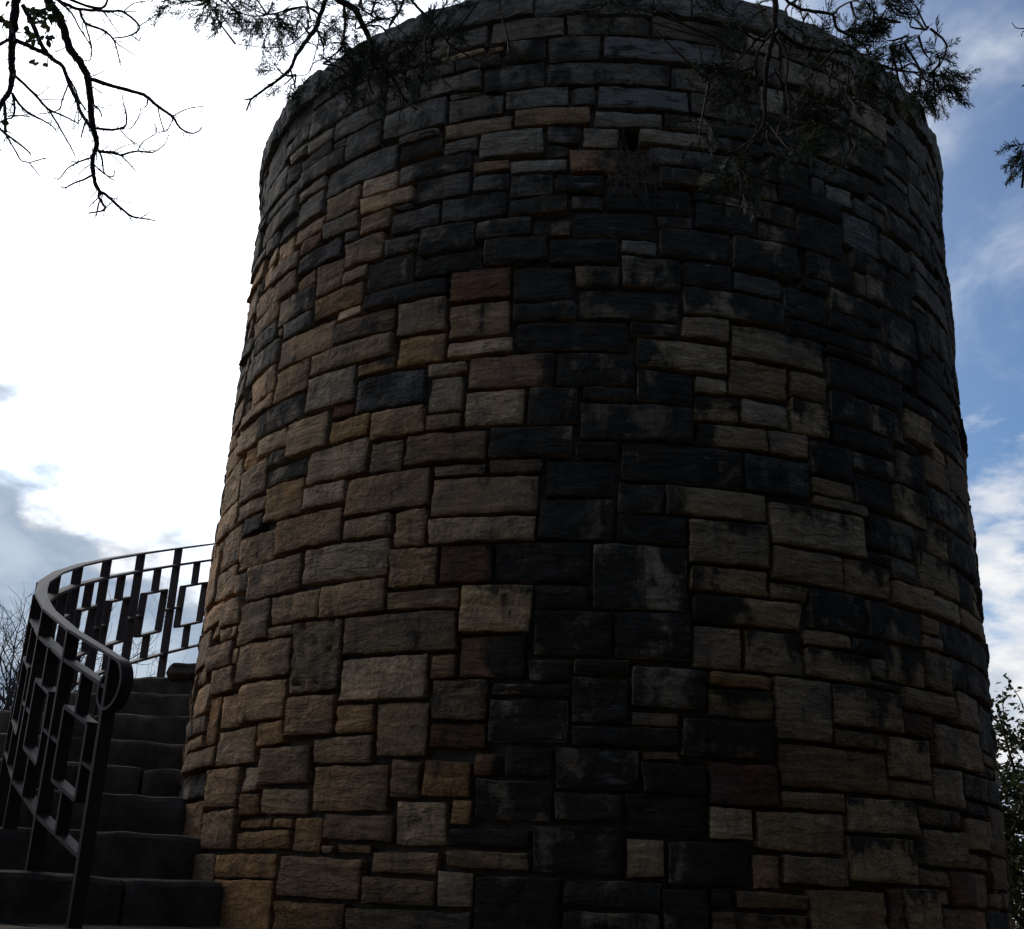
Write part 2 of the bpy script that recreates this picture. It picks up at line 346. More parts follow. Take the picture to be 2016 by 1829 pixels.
# measured stone layout: left edge along the arc, bottom, width, height (cm), kind of stone
RECTS = "-294 131 21 11 o;-271 131 27 18 b;-242 131 28 11 b;-212 131 46 8 p;-164 131 32 7 o;-130 131 41 7 b;-87 131 21 8 b;-64 131 16 8 k;-46 131 29 8 k;-15 131 33 11 k;20 131 26 11 k;48 131 44 13 k;94 131 16 13 t;112 131 19 14 b;133 131 22 15 b;157 131 45 16 o;204 131 33 9 b;239 131 21 9 o;262 131 28 16 g;-131 140 36 16 o;-212 141 33 10 b;-177 141 44 22 o;-93 141 52 14 b;204 142 26 7 b;232 142 28 7 o;-294 144 21 15 k;-242 144 28 9 t;-39 144 31 24 k;-6 144 35 13 k;31 146 16 20 k;49 147 39 12 b;90 148 37 20 t;186 149 16 14 o;262 149 32 12 b;-271 151 27 16 b;162 151 22 12 b;204 151 35 12 g;241 151 19 12 b;129 152 6 18 b;137 152 23 18 m;-209 153 16 4 o;-191 153 12 4 o;-242 155 31 14 o;-86 157 30 9 b;-54 157 13 12 p;-131 158 43 15 b;-209 159 6 7 t;-201 159 22 15 b;-6 159 35 9 k;-294 161 21 16 k;49 161 8 5 k;59 161 29 5 t;262 163 32 11 g;-177 165 44 9 o;162 165 6 5 p;170 165 21 13 r;193 165 16 13 t;211 165 32 6 b;245 165 15 6 t;-209 168 6 6 t;-83 168 27 8 t;33 168 31 15 k;66 168 11 12 t;-271 169 27 8 o;-18 170 33 17 k;17 170 14 13 t;79 170 28 10 p;-242 171 6 3 k;-234 171 13 3 k;-219 171 6 3 t;-51 171 31 6 t;109 172 37 17 m;148 172 20 6 b;213 173 37 13 b;-124 175 14 13 o;-108 175 6 3 t;-100 175 15 3 t;-235 176 36 21 o;-197 176 33 16 t;-162 176 36 7 o;252 176 20 10 b;274 176 20 18 b;-73 178 20 16 p;-294 179 44 13 o;-248 179 11 13 o;-51 179 31 6 k;-108 180 33 9 b;152 180 34 14 p;188 180 23 6 b;68 182 39 14 t;-162 185 23 3 o;-137 185 11 3 o;17 185 30 14 k;49 185 17 11 p;-51 187 8 8 o;188 188 28 13 t;218 188 39 20 b;259 188 13 17 g;-41 189 29 14 k;-10 189 25 10 k;-162 190 13 8 o;-147 190 29 10 t;-116 191 37 17 t;110 191 40 13 m;-294 194 29 11 t;-263 194 12 3 b;-249 194 12 3 k;-197 194 31 16 t;-77 196 12 14 t;152 196 34 7 b;274 196 18 15 b;-63 197 19 13 o;49 198 28 15 r;79 198 29 6 t;-263 199 5 6 k;-256 199 57 11 k;-164 200 11 10 p;-10 201 31 15 k;23 201 24 10 k;-151 202 31 15 t;190 203 26 5 k;-42 205 10 8 L;-30 205 18 11 k;164 205 24 15 p;79 206 54 16 t;135 206 27 6 b;-294 207 34 11 b;259 207 13 11 b;-118 210 30 10 t;190 210 56 10 g;248 210 9 8 g;-258 212 8 6 o;-248 212 55 9 b;-191 212 33 15 t;-86 212 23 21 t;23 213 14 3 b;274 213 17 8 b;135 214 27 16 m;-61 215 22 9 r;39 215 37 14 k;-37 218 31 16 k;-4 218 41 6 k;-156 219 18 9 o;-294 220 26 8 o;-266 220 16 8 b;248 220 24 8 p;-136 222 27 16 t;-107 222 19 11 o;168 222 46 17 p;216 222 23 4 g;241 222 5 3 g;-248 223 37 5 t;-209 223 14 21 o;274 223 18 14 g;78 224 26 24 p;106 224 27 6 b;-61 226 22 15 b;-4 226 21 17 k;19 226 18 5 b;218 227 25 5 b;-193 229 18 15 t;-294 230 31 14 o;-261 230 50 7 b;-173 230 34 17 t;253 230 17 8 p;50 231 26 10 M;106 232 38 16 m;146 232 20 9 r;19 233 29 15 k;220 234 31 20 g;-106 235 41 17 p;-37 236 31 4 k;-261 239 14 9 b;-245 239 34 14 t;272 239 22 10 b;-137 240 29 30 h;253 240 17 11 g;190 241 28 15 p;-22 242 16 8 k;-63 243 10 9 t;-51 243 27 16 L;50 243 26 5 o;147 243 41 9 t;-4 245 21 5 k;-294 246 31 11 b;-209 246 26 11 t;-181 249 42 16 t;-261 250 14 12 b;44 250 20 16 p;66 250 25 16 m;93 250 32 11 m;127 250 18 2 g;272 251 17 15 b;-20 252 30 17 k;12 252 30 18 k;253 253 5 3 b;260 253 10 5 k;-106 254 53 16 b;127 254 10 7 G;139 254 23 15 m;164 254 24 16 m;-245 255 4 7 b;-239 255 17 7 b;190 258 14 13 g;206 258 52 13 k;-294 259 29 8 b;-222 259 32 11 b;-188 259 5 6 t;260 260 10 6 k;-51 261 29 19 m;93 263 23 6 t;118 263 19 6 k;-263 264 37 17 b;-185 267 27 18 t;-156 267 17 4 t;44 268 47 11 R;263 268 20 12 k;285 268 9 12 g;-294 269 29 16 b;-20 271 21 9 k;97 271 29 16 k;128 271 34 15 k;-207 272 13 5 t;-192 272 5 5 t;-122 272 34 14 t;-86 272 33 8 t;3 272 38 26 k;164 272 16 5 p;-156 273 32 12 t;182 273 79 14 k;-224 276 15 5 t;-209 279 22 12 t;164 279 16 7 t;43 281 33 10 R;78 281 17 6 m;-86 282 22 16 t;-62 282 22 16 r;-38 282 39 16 k;263 282 28 10 k;-263 283 15 13 t;-246 283 35 10 t;-294 287 29 9 b;-181 287 43 16 t;-136 288 48 16 p;146 288 29 10 t;79 289 35 14 p;116 289 28 14 m;177 289 27 9 p;206 289 41 9 t;249 289 12 15 k;-197 293 14 10 b;43 293 34 18 m;263 294 19 12 k;284 294 6 12 k;-228 295 29 14 t;-294 298 18 8 t;-269 298 39 24 t;-86 300 16 15 t;-68 300 46 10 p;-20 300 30 17 k;12 300 29 11 k;147 300 18 9 G;167 300 40 16 m;209 300 20 16 k;231 300 16 8 m;-195 305 33 15 t;79 305 49 18 m;130 305 15 4 k;-160 306 45 16 t;-113 306 25 9 p;249 306 12 9 k;-294 308 17 10 t;-275 308 4 10 t;263 308 31 13 k;231 310 16 6 m;-228 311 31 18 b;134 311 31 16 k;-68 312 46 16 b;12 313 19 12 k;33 313 44 12 R;-113 317 43 17 b;249 317 12 9 k;167 318 10 9 k;179 318 18 16 m;199 318 40 16 k;241 318 6 8 k;-18 319 28 15 k;-294 320 23 17 t;-195 322 19 9 k;263 323 31 18 k;-269 324 20 10 t;-247 324 8 5 t;-237 324 7 5 b;-174 324 30 17 o;-142 324 27 11 p;101 325 31 4 m;14 327 52 16 k;68 327 31 16 g;241 328 20 14 m;153 329 24 16 m;-68 330 23 4 b;-43 330 23 5 b;-247 331 38 13 t;101 331 23 7 t;126 331 25 14 k;-207 333 31 7 t;-269 336 20 8 t;-103 336 18 14 t;-83 336 38 14 b;-6 336 18 7 k;179 336 59 16 k;-142 337 37 16 p;-43 337 35 13 k;-294 339 20 17 t;101 340 23 15 k;-207 342 29 17 b;-176 343 32 8 k;263 343 31 9 k;240 344 20 11 p;-4 345 48 16 k;46 345 32 10 R;80 345 19 11 p;-272 346 18 16 t;-252 346 41 22 t;126 347 27 8 k;155 347 21 16 k;-103 352 27 13 t;-74 352 16 7 o;-56 352 27 16 p;-27 352 21 16 k;-176 353 12 8 k;178 354 29 13 m;209 354 7 3 k;218 354 20 3 k;262 354 19 18 k;283 354 11 11 k;-162 355 31 17 t;-129 355 24 10 o;46 357 19 11 m;114 357 39 9 k;252 357 8 8 k;-294 358 20 15 t;67 358 23 11 p;92 358 20 15 m;209 359 41 17 b;-209 361 15 10 o;-74 361 16 16 p;-192 363 28 9 p;-4 363 22 5 k;20 363 24 14 k;-272 364 18 13 t;165 365 11 5 k;-129 367 13 6 r;-114 367 36 16 g;252 367 8 5 k;283 367 11 5 g;114 368 24 14 k;140 368 23 14 k;192 369 15 7 p;-252 370 28 10 t;-55 370 38 15 L;-15 370 33 15 k;46 370 14 7 p;62 371 28 16 t;166 372 24 15 m;-222 373 26 13 t;-194 374 43 12 k;259 374 28 10 k;289 374 5 6 k;-294 375 20 14 b;-149 375 32 17 p;92 375 20 12 t;192 378 65 9 k;-272 379 18 15 t;-76 379 19 5 p;20 379 40 14 R;-252 382 18 10 t;-232 382 8 4 t;114 384 50 15 k;-115 385 21 7 M;-92 386 24 14 o;259 386 26 10 b;287 386 7 5 m;-66 387 30 7 p;-34 387 49 13 k;-232 388 6 4 k;-224 388 43 7 t;-179 388 28 17 t;63 389 48 15 m;166 389 48 7 k;216 389 22 7 k;240 389 17 13 b;-294 391 20 12 t;287 393 7 3 p;-252 394 26 14 t;-149 394 53 11 b;17 395 21 6 k;40 395 21 10 p;-272 396 18 8 b;-66 396 28 16 t;-224 397 8 6 k;-214 397 33 14 t;178 398 48 14 k;228 398 10 4 k;259 398 35 16 k;113 401 29 3 k;144 401 32 14 k;-94 402 25 16 b;-36 402 28 8 k;-6 403 44 13 k;228 404 28 8 k;-294 405 20 11 g;-224 405 8 6 k;-272 406 18 10 g;91 406 51 7 k;-179 407 44 15 t;-133 407 37 11 b;41 407 48 13 k;-252 410 23 15 k;-36 412 26 16 k;-227 413 45 14 k;-67 414 29 15 r;188 414 32 8 k;222 414 35 7 k;91 415 23 14 k;116 415 26 8 k;259 416 27 13 k;288 416 6 9 p;144 417 7 6 k;153 417 29 19 k;-294 418 16 14 g;-276 418 22 9 G;-8 418 19 10 k;13 418 26 15 k;-133 420 16 4 p;-115 420 46 8 k;41 422 22 11 k;65 422 24 10 g;203 423 18 7 k;223 423 21 9 k;246 423 11 5 k;-180 424 26 8 g;184 424 14 24 k;117 425 34 11 k;-152 426 35 11 o;-252 427 23 8 k;288 427 6 5 g;-276 429 22 11 g;-227 429 8 6 g;-217 429 29 10 g;-186 429 4 3 t;-115 430 26 15 k;-20 430 30 12 k;-87 431 34 9 k;100 431 15 5 k;246 431 35 9 k;-51 432 29 12 k;-294 434 16 14 b;-186 434 32 13 k;65 434 33 16 k;200 434 40 19 k;283 434 8 6 g;12 435 16 7 g;30 435 33 14 k;-252 437 25 8 g;105 438 28 13 k;135 438 6 11 k;143 438 35 12 k;-152 439 19 16 b;-131 439 14 7 p;-225 441 37 9 b;-276 442 22 13 g;-85 442 28 14 g;242 442 17 18 k;261 442 23 16 k;286 442 8 13 g;-10 444 37 12 k;-28 445 16 7 k;-55 446 25 9 g;-252 447 20 12 b;-105 447 18 9 g;-131 448 24 13 b;-171 449 17 6 b;-294 450 16 17 g;184 450 14 3 g;29 451 16 5 g;166 451 16 12 k;-225 452 52 11 b;47 452 30 13 k;79 452 20 9 k;134 452 25 9 k;101 453 26 19 k;187 455 51 15 g;-276 457 20 12 g;-170 457 35 10 g;-40 457 27 8 k;-102 458 26 11 g;-74 458 32 12 g;-11 458 15 7 g;6 458 38 12 k;261 460 33 18 k;-254 461 27 17 b;240 462 19 11 g;-133 463 9 5 g;-122 463 18 10 b;79 463 20 9 b;129 463 26 18 g;-225 465 18 3 t;-204 465 32 9 b;157 465 28 14 g;-40 467 20 10 g;-18 467 22 9 k;46 467 31 4 k;-294 469 16 16 g;-170 469 18 8 r;-225 470 4 8 g;-219 470 13 10 t;-150 470 25 9 G;-276 471 17 10 b;-102 471 11 2 g;-89 472 28 12 g;-59 472 17 9 g;6 472 22 4 k;187 472 41 10 g;30 473 36 9 b;69 474 20 9 b;91 474 36 9 k;-123 475 32 8 m;230 475 29 10 k;-199 476 19 11 t;-12 478 36 12 L;-178 479 26 8 p;-40 479 26 7 G;-257 480 36 10 t;261 480 33 18 g;-214 481 13 8 t;-150 481 25 13 t;-276 483 17 11 b;-59 483 17 5 b;138 483 24 9 g;26 484 41 9 g;166 484 33 14 k;201 484 18 10 k;-123 485 21 9 p;69 485 13 8 k;84 485 24 13 g;110 485 8 9 g;120 485 16 9 G;-100 486 39 9 g;-294 487 16 15 g;221 487 36 16 g;-23 488 9 5 g;-199 489 20 10 g;-177 489 23 14 G;-56 490 31 13 G;-219 491 18 8 g;-257 492 36 7 g;-6 492 16 10 G;149 492 15 6 g;-23 495 15 8 g;21 495 32 7 G;55 495 27 7 g;-276 496 17 9 g;-152 496 48 15 g;110 496 37 10 g;201 496 18 9 g;-76 497 18 6 g;149 499 15 10 k;-101 500 23 8 k;84 500 24 6 g;166 500 23 14 g;191 500 8 5 g;259 500 35 12 g;-257 501 22 14 g;-228 501 47 11 g;-294 504 16 12 g;-1 504 32 8 G;33 504 47 8 k;-179 505 25 6 G;-76 505 35 8 b;-39 505 36 9 b;227 505 24 13 g;253 505 4 4 g;-276 507 17 14 g;191 507 34 19 g;83 508 18 15 k;103 508 28 19 k;-102 509 23 4 g;133 511 31 18 g;-178 513 37 10 g;-139 513 25 15 g;-225 514 45 9 g;1 514 43 12 w;46 514 35 12 g;253 514 36 10 g;-112 515 36 15 g;-74 515 28 11 g;-44 516 30 10 g;-12 516 11 10 g;166 516 23 6 g;-257 517 30 6 g;-294 518 16 9 g;227 520 20 13 g;-276 523 17 9 g;168 524 21 11 g;-257 525 18 13 g;-237 525 38 15 g;-197 525 13 12 g;-182 525 30 7 k;-150 525 9 3 k;83 525 13 14 G;249 526 27 17 g;278 526 16 10 g;-74 528 16 2 g;-56 528 30 14 g;-24 528 59 12 g;37 528 43 12 g;196 528 20 10 g;218 528 7 5 g;-294 529 16 15 g;-150 530 35 11 g;98 531 39 11 g;139 531 27 6 k;-113 532 20 15 g;-91 532 33 10 g;-276 534 17 15 g;-176 534 24 7 G;173 535 18 11 k;218 535 29 10 g;-189 537 11 7 g;197 538 12 8 g;278 538 16 17 g;-197 539 6 5 G;139 539 32 15 G;-257 540 8 9 g;211 540 5 6 g;82 541 12 15 g;-247 542 40 25 g;-24 542 25 13 g;3 542 58 13 w;63 542 17 13 g;-174 543 36 18 g;-136 543 21 16 g;-91 544 17 7 g;-72 544 23 7 g;-45 544 19 11 g;96 544 41 14 G;249 545 27 14 g;-294 546 16 13 g;-205 546 29 8 g;226 547 21 8 g;173 548 7 6 g;182 548 42 17 g;-113 549 10 4 g;-101 549 8 4 g;-276 551 27 11 g;-55 552 8 2 b;-81 553 24 2 p;-113 555 25 14 g;-205 556 29 13 g;147 556 33 13 g;-86 557 30 12 g;-54 557 37 12 g;-15 557 40 12 g;27 557 47 12 g;226 557 21 12 g;278 557 16 11 g;76 558 18 9 G;96 560 26 9 g;124 560 21 9 G;-294 561 16 8 g;-136 561 17 8 k;249 561 27 8 g;-174 563 26 6 g;-146 563 7 6 G;-276 564 27 5 g"
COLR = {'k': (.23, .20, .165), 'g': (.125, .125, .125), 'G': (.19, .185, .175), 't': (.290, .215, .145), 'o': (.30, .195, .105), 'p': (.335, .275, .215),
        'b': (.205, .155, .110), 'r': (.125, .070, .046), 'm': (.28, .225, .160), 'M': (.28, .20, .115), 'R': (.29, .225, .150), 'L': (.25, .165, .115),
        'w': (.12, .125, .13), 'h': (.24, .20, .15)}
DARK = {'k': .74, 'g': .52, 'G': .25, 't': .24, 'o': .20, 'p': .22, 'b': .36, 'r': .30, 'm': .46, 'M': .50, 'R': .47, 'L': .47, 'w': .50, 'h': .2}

def stone_mesh(mb, tint, par, s0, z0, w, h, c, detail=True):
    sd = rng.uniform(0, 40)
    base = rng.uniform(-.010, .007) + (.004 if w > .2 else 0)
    e = .003
    if detail:
        nu = max(3, min(18, int(w / (.012 if c == 'h' else .026))))
        nv = max(2, min(26 if c == 'h' else 10, int(h / (.012 if c == 'h' else .024))))
    else:
        nu = nv = 1
    us = [0, e / w] + [e / w + (1 - 2 * e / w) * i / nu for i in range(1, nu)] + [1 - e / w, 1]
    vs = [0, e / h] + [e / h + (1 - 2 * e / h) * i / nv for i in range(1, nv)] + [1 - e / h, 1]
    if w < .05:
        us = [0, .3, .7, 1]
    if h < .045:
        vs = [0, .3, .7, 1]
    cj = [(rng.uniform(-.003, .008), rng.uniform(-.003, .007)) for _ in range(4)]
    tilt = rng.uniform(-.012, .012) * w
    skew_u, skew_v = rng.uniform(-.010, .010), rng.uniform(-.009, .011)
    col = COLR[c]
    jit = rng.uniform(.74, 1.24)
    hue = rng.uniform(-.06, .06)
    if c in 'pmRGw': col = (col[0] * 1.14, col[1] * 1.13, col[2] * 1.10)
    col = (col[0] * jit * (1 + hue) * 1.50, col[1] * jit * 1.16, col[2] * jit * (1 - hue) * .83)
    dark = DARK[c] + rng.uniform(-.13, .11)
    spall = .0
    if c == 'w': spall = .27
    elif c in 'gGk': spall = rng.choice((-.1, -.02, .0, .03, .06))
    else: spall = -.2
    ridge = rng.choice((.002, .005, .009, .011)) if c != 'k' else .004
    nU, nV = len(us), len(vs)
    b0 = len(mb.v)
    grow = .002
    for j, v in enumerate(vs):
        for i, u in enumerate(us):
            ww = (1 - u) * (1 - v), u * (1 - v), (1 - u) * v, u * v
            du = (cj[0][0] * ww[0] - cj[1][0] * ww[1] + cj[2][0] * ww[2] - cj[3][0] * ww[3])
            dv = (cj[0][1] * ww[0] + cj[1][1] * ww[1] - cj[2][1] * ww[2] - cj[3][1] * ww[3])
            s = s0 + u * w + du
            z = z0 + v * h + dv + tilt * (u - .5)
            eu = -1 if i == 0 else 1 if i == nU - 1 else 0
            ev = -1 if j == 0 else 1 if j == nV - 1 else 0
            edge = eu or ev
            near = i in (0, 1, nU - 2, nU - 1) or j in (0, 1, nV - 2, nV - 1)
            # wandering outline
            s += grow * (2 * u - 1)
            z += grow * (2 * v - 1)
            if detail and near:
                s += .004 * noise.noise(Vector((sd, z * 14, u * 3))) + .003 * noise.noise(Vector((sd, z * 55, u * 3)))
                z += .006 * noise.noise(Vector((s * 11, sd, v * 3))) + .004 * noise.noise(Vector((s * 50, sd, 9)))
            if eu and ev:
                s -= eu * rng.choice((0, .001, .004)); z -= ev * rng.choice((0, .001, .004))
            d = base + skew_u * (u - .5) + skew_v * (.5 - v)
            if detail:
                d += .007 * noise.noise(Vector((s * 5 + sd, z * 6, sd))) + ridge * noise.noise(Vector((s * 3 + sd, z * 38, sd)))
                d += .006 * noise.noise(Vector((s * 18, z * 22, sd))) + .003 * noise.noise(Vector((s * 50, z * 60, sd)))
            if edge:
                d -= .003
            if c == 'h' and detail:
                d -= .11 * max(0, noise.noise(Vector((s * 24 + 3, z * 24, 2))) - .30) + .02 * abs(noise.noise(Vector((s * 12, z * 12, 7))))
            q = tw(s / R, R + d, z)
            mb.v.append((q.x - AX.x, q.y - AX.y, q.z))
            gx = 0.0
            if c == 'R': gx = .33 * (.42 - u) * 2
            elif c == 'L': gx = .33 * (u - .52) * 2
            elif c in 'mM': gx = .30 * (v - .55)
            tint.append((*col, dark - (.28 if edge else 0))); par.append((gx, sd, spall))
    for j in range(nV - 1):
        for i in range(nU - 1):
            a = b0 + j * nU + i
            mb.f.append((a, a + 1, a + nU + 1, a + nU))
            if 0 < i < nU - 2 and 0 < j < nV - 2: mb.sm.append(len(mb.f) - 1)
    ring = [b0 + i for i in range(nU)] + [b0 + j * nU + nU - 1 for j in range(1, nV)] + [b0 + (nV - 1) * nU + i for i in range(nU - 2, -1, -1)] + [b0 + j * nU for j in range(nV - 2, 0, -1)]
    n0 = len(mb.v)
    for k in ring:
        x, y, z = mb.v[k]
        f = (R - .075) / math.hypot(x, y)
        mb.v.append((x * f, y * f, z))
        tint.append(tint[k]); par.append(par[k])
    L = len(ring)
    for k in range(L):
        k2 = (k + 1) % L
        mb.f.append((ring[k2], ring[k], n0 + k, n0 + k2))

def stone_obj(name, mb, tint, par, parent):
    o = mb.build(name, M_STONE, parent)
    fl = np.zeros(len(mb.f), bool); fl[mb.sm] = True
    o.data.polygons.foreach_set('use_smooth', fl)
    a = o.data.attributes.new('tint', 'FLOAT_COLOR', 'POINT')
    a.data.foreach_set('color', np.array(tint, np.float32).ravel())
    a = o.data.attributes.new('par', 'FLOAT_VECTOR', 'POINT')
    a.data.foreach_set('vector', np.array(par, np.float32).ravel())
    return o

stones = []
for rec in RECTS.split(';'):
    a, b, w, h, c = rec.split()
    s0, z0, w, h = int(a) / 100, int(b) / 100, int(w) / 100, int(h) / 100
    ang = (s0 + w / 2) / R
    q = tw(ang, R, z0 + h / 2)
    nrm = Vector((math.sin(ang - AZ), -math.cos(ang - AZ), 0))
    ray = EYE - q
    face = nrm.dot(ray.normalized())
    dd = -ray
    k = dd.dot(fw)
    vv = 914.5 - FPX * dd.dot(up) / k
    vis = w * h * max(face, 0) / ray.length ** 2 if -30 < vv < 1850 else 0
    stones.append((vis, s0, z0, w, h, c))
stones.sort(key=lambda s: -s[0])
rest = MB(); rt_, rp_ = [], []
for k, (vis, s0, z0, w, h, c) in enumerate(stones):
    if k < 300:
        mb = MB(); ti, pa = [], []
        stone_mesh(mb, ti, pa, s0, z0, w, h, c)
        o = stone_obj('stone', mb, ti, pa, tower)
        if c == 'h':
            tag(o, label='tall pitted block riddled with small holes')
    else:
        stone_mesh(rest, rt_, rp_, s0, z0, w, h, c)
# the sides and foot of the tower that the lens does not see: plain running courses
def courses(sa, sb, za, zb):
    z = za
    while z < zb - .03:
        h = min(rng.uniform(.09, .19), zb - z)
        if zb - (z + h) < .07: h = zb - z
        s = sa
        while s < sb - .03:
            w = rng.uniform(.16, .46)
            if sb - (s + w) < .12: w = sb - s
            stone_mesh(rest, rt_, rp_, s + .008, z + .008, w - .016, h - .016, rng.choice('tobbkkgmp'), False)
            s += w
        z += h
PI_R = math.pi * R
courses(-PI_R, PI_R, 0.0, 1.30)
courses(-PI_R, -2.945, 1.30, ZC)
courses(2.945, PI_R, 1.30, ZC)
tag(stone_obj('small_stones', rest, rt_, rp_, tower), kind='stuff')
# mortar core with the weep hole
mb = MB()
angs = [-math.pi + 2 * math.pi * i / 96 for i in range(97)]
angs = sorted([a for a in angs if not HOLE[0] / R - .01 < a < HOLE[1] / R + .01] + [HOLE[0] / R, HOLE[1] / R])
zs = [-.3, 1, 2, 3, 4, HOLE[2], HOLE[3], 5.4, ZTOP - .035]
RC = R - .050
n = len(angs)
for z in zs:
    for a in angs:
        mb.v.append(tuple(tw(a, RC, z) - AX))
for j in range(len(zs) - 1):
    for i in range(n - 1):
        if abs(angs[i] - HOLE[0] / R) < 1e-6 and zs[j] == HOLE[2]:
            hq = (j * n + i, j * n + i + 1, (j + 1) * n + i + 1, (j + 1) * n + i)
            m0 = len(mb.v)
            for (a, z) in ((HOLE[0], HOLE[2]), (HOLE[1], HOLE[2]), (HOLE[1], HOLE[3]), (HOLE[0], HOLE[3])):
                mb.v.append(tuple(tw(a / R, RC - .4, z) - AX))
            for k in range(4):
                k2 = (k + 1) % 4
                mb.f.append((hq[k], hq[k2], m0 + k2, m0 + k))
            mb.f.append((m0, m0 + 1, m0 + 2, m0 + 3))
            continue
        mb.f.append((j * n + i, j * n + i + 1, (j + 1) * n + i + 1, (j + 1) * n + i))
mb.build('core_wall', M_MORTAR, tower)
# coping slabs
a = -math.pi
jn = [RAD(12.2)]
while jn[-1] < RAD(12.2) + 2 * math.pi - RAD(20):
    jn.append(jn[-1] + RAD(rng.uniform(13, 20)))
jn.append(RAD(12.2) + 2 * math.pi)
for k in range(len(jn) - 1):
    a0, a1 = jn[k] + .002, jn[k + 1] - .002
    mb = MB(); ti, pa = [], []
    sd = rng.uniform(0, 50)
    na = 26
    base_r = R + rng.uniform(.018, .034)
    ztop = ZTOP + rng.uniform(-.008, .008)
    zb = ZC + rng.uniform(-.012, .010)
    k_ = rng.uniform(.9, 1.2); col = (.20 * k_, .175 * k_, .145 * k_)
    prof = [(-.42, zb), (-.01, zb), (0, zb + .012), (.004, zb + .05), (.004, ztop - .045), (0, ztop - .016), (-.016, ztop), (-.42, ztop)]
    for i in range(na + 1):
        t = i / na
        an = a0 + (a1 - a0) * t
        endk = .006 if i in (0, na) else 0
        for j, (dr, z) in enumerate(prof):
            q = Vector((an * 9 + sd, z * 12, j * .35))
            rr = base_r + dr + (.020 * noise.noise(q) + .013 * noise.noise(q * 4) + .006 * noise.noise(q * 11) if j not in (0, 7) else 0) - endk
            zz = z + (.014 * noise.noise(q * 1.7 + Vector((9, 0, 0))) if j not in (0, 7) else 0) - (endk * .6 if j in (5, 6) else 0)
            v = tw(an, rr, zz)
            mb.v.append((v.x - AX.x, v.y - AX.y, v.z)); ti.append((*col, .36)); pa.append((0, sd, -.02))
    L = len(prof)
    for i in range(na):
        for j in range(L):
            j2 = (j + 1) % L
            mb.f.append((i * L + j, (i + 1) * L + j, (i + 1) * L + j2, i * L + j2))
    mb.f.append(tuple(range(L))); mb.f.append(tuple(na * L + j for j in range(L))[::-1])
    stone_obj('coping_stone', mb, ti, pa, tower)

# ------------------------------------------------------------------ the stair round the tower
TH0, DTH = -35.5, 8.5
def step_z(n):
    tab = {0: -.150, 1: .027, 2: .210, 3: .398, 4: .558, 5: .730, 6: .910, 7: 1.100, 8: 1.262}
    if n in tab: return 1.6 + tab[n]
    if n > 8: return 1.6 + 1.255 - .004 * (n - 8)
    return 1.45 + .178 * n
RI, RO = R - .03, 3.36
stair = empty('stone_staircase', tw(RAD(-60), 2.9, 0), label='dark worn stone steps climbing round the left of the tower', cat='stairs')
SOFF = stair.location
def step_block(n, ra, rb):
    th = RAD(TH0 - DTH * n)
    zt = step_z(n)
    h = min(zt + .1, 1.2)
    dl = RAD(DTH + 2.5)
    sd = rng.uniform(0, 90)
    nr = max(4, int((rb - ra) / .035))
    prof = [(0, -h), (0, -.16), (-.004, -.10), (-.002, -.05), (.004, -.022), (.016, -.006), (.045, 0), (.16, .002), (1, 0), (1, -h)]
    mb = MB()
    L = len(prof)
    for i in range(nr + 1):
        r = ra + (rb - ra) * i / nr
        endk = .010 if i in (0, nr) else .003 if i in (1, nr - 1) else 0
        for j, (t, z) in enumerate(prof):
            wob = .022 * noise.noise(Vector((r * 2.2, sd, j * .2))) + .012 * noise.noise(Vector((r * 9, sd, j * .4))) if 0 < j < 8 else 0
            wz = .016 * noise.noise(Vector((r * 1.8, sd + 20, 0))) + .010 * noise.noise(Vector((r * 8, sd + 20, j * .3))) if 2 < j < 8 else 0
            ang = th - (dl * t if j >= 8 else (t + wob + endk) / r)
            v = tw(ang, r + (0.004 if i == 0 else -.004 if i == nr else 0), zt + z + wz - (endk if 3 < j < 8 else 0))
            mb.v.append(tuple(v))
    for i in range(nr):
        for j in range(L):
            j2 = (j + 1) % L
            mb.f.append((i * L + j, i * L + j2, (i + 1) * L + j2, (i + 1) * L + j))
    mb.f.append(tuple(range(L))[::-1]); mb.f.append(tuple(nr * L + j for j in range(L)))
    mb.build('step_block', M_STEP, stair, smooth=False, off=SOFF)
joints = {1: [2.62], 0: [3.05], 4: [2.36], 2: [3.1], 3: [2.9], 6: [2.8], -1: [2.7]}
for n_ in range(-8, 11):
    cuts = [RI] + joints.get(n_, [2.6 + .5 * rng.random()]) + [RO]
    for a, b in zip(cuts[:-1], cuts[1:]):
        step_block(n_, a + .004, b - .004)
# low boulders along the outer edge of the stair
def boulder(name, c, sx, sy, sz, mat, **kw):
    mb = MB()
    nu, nv = 14, 9
    sd = rng.uniform(0, 50)
    for j in range(nv + 1):
        for i in range(nu):
            th, ph = 2 * math.pi * i / nu, math.pi * j / nv
            d = Vector((math.cos(th) * math.sin(ph), math.sin(th) * math.sin(ph), math.cos(ph)))
            d = Vector([math.copysign(abs(x) ** .6, x) for x in d])
            k = 1 + .28 * noise.noise(d * 1.3 + Vector((sd, 0, 0))) + .10 * noise.noise(d * 4 + Vector((sd, 0, 0)))
            mb.v.append((c[0] + d.x * sx * k, c[1] + d.y * sy * k, c[2] + d.z * sz * k))
    for j in range(nv):
        for i in range(nu):
            i2 = (i + 1) % nu
            mb.f.append((j * nu + i, (j + 1) * nu + i, (j + 1) * nu + i2, j * nu + i2))
    o = mb.build(name, mat, None, smooth=False, off=Vector((c[0], c[1], c[2] - sz)))
    return tag(o, **kw)
q = tw(RAD(-104.1), 2.64, step_z(8) + .030)
boulder('loose_stone', q, .12, .11, .055, M_STEP, label='rough loose stone lying at the head of the steps against the tower', cat='rock')
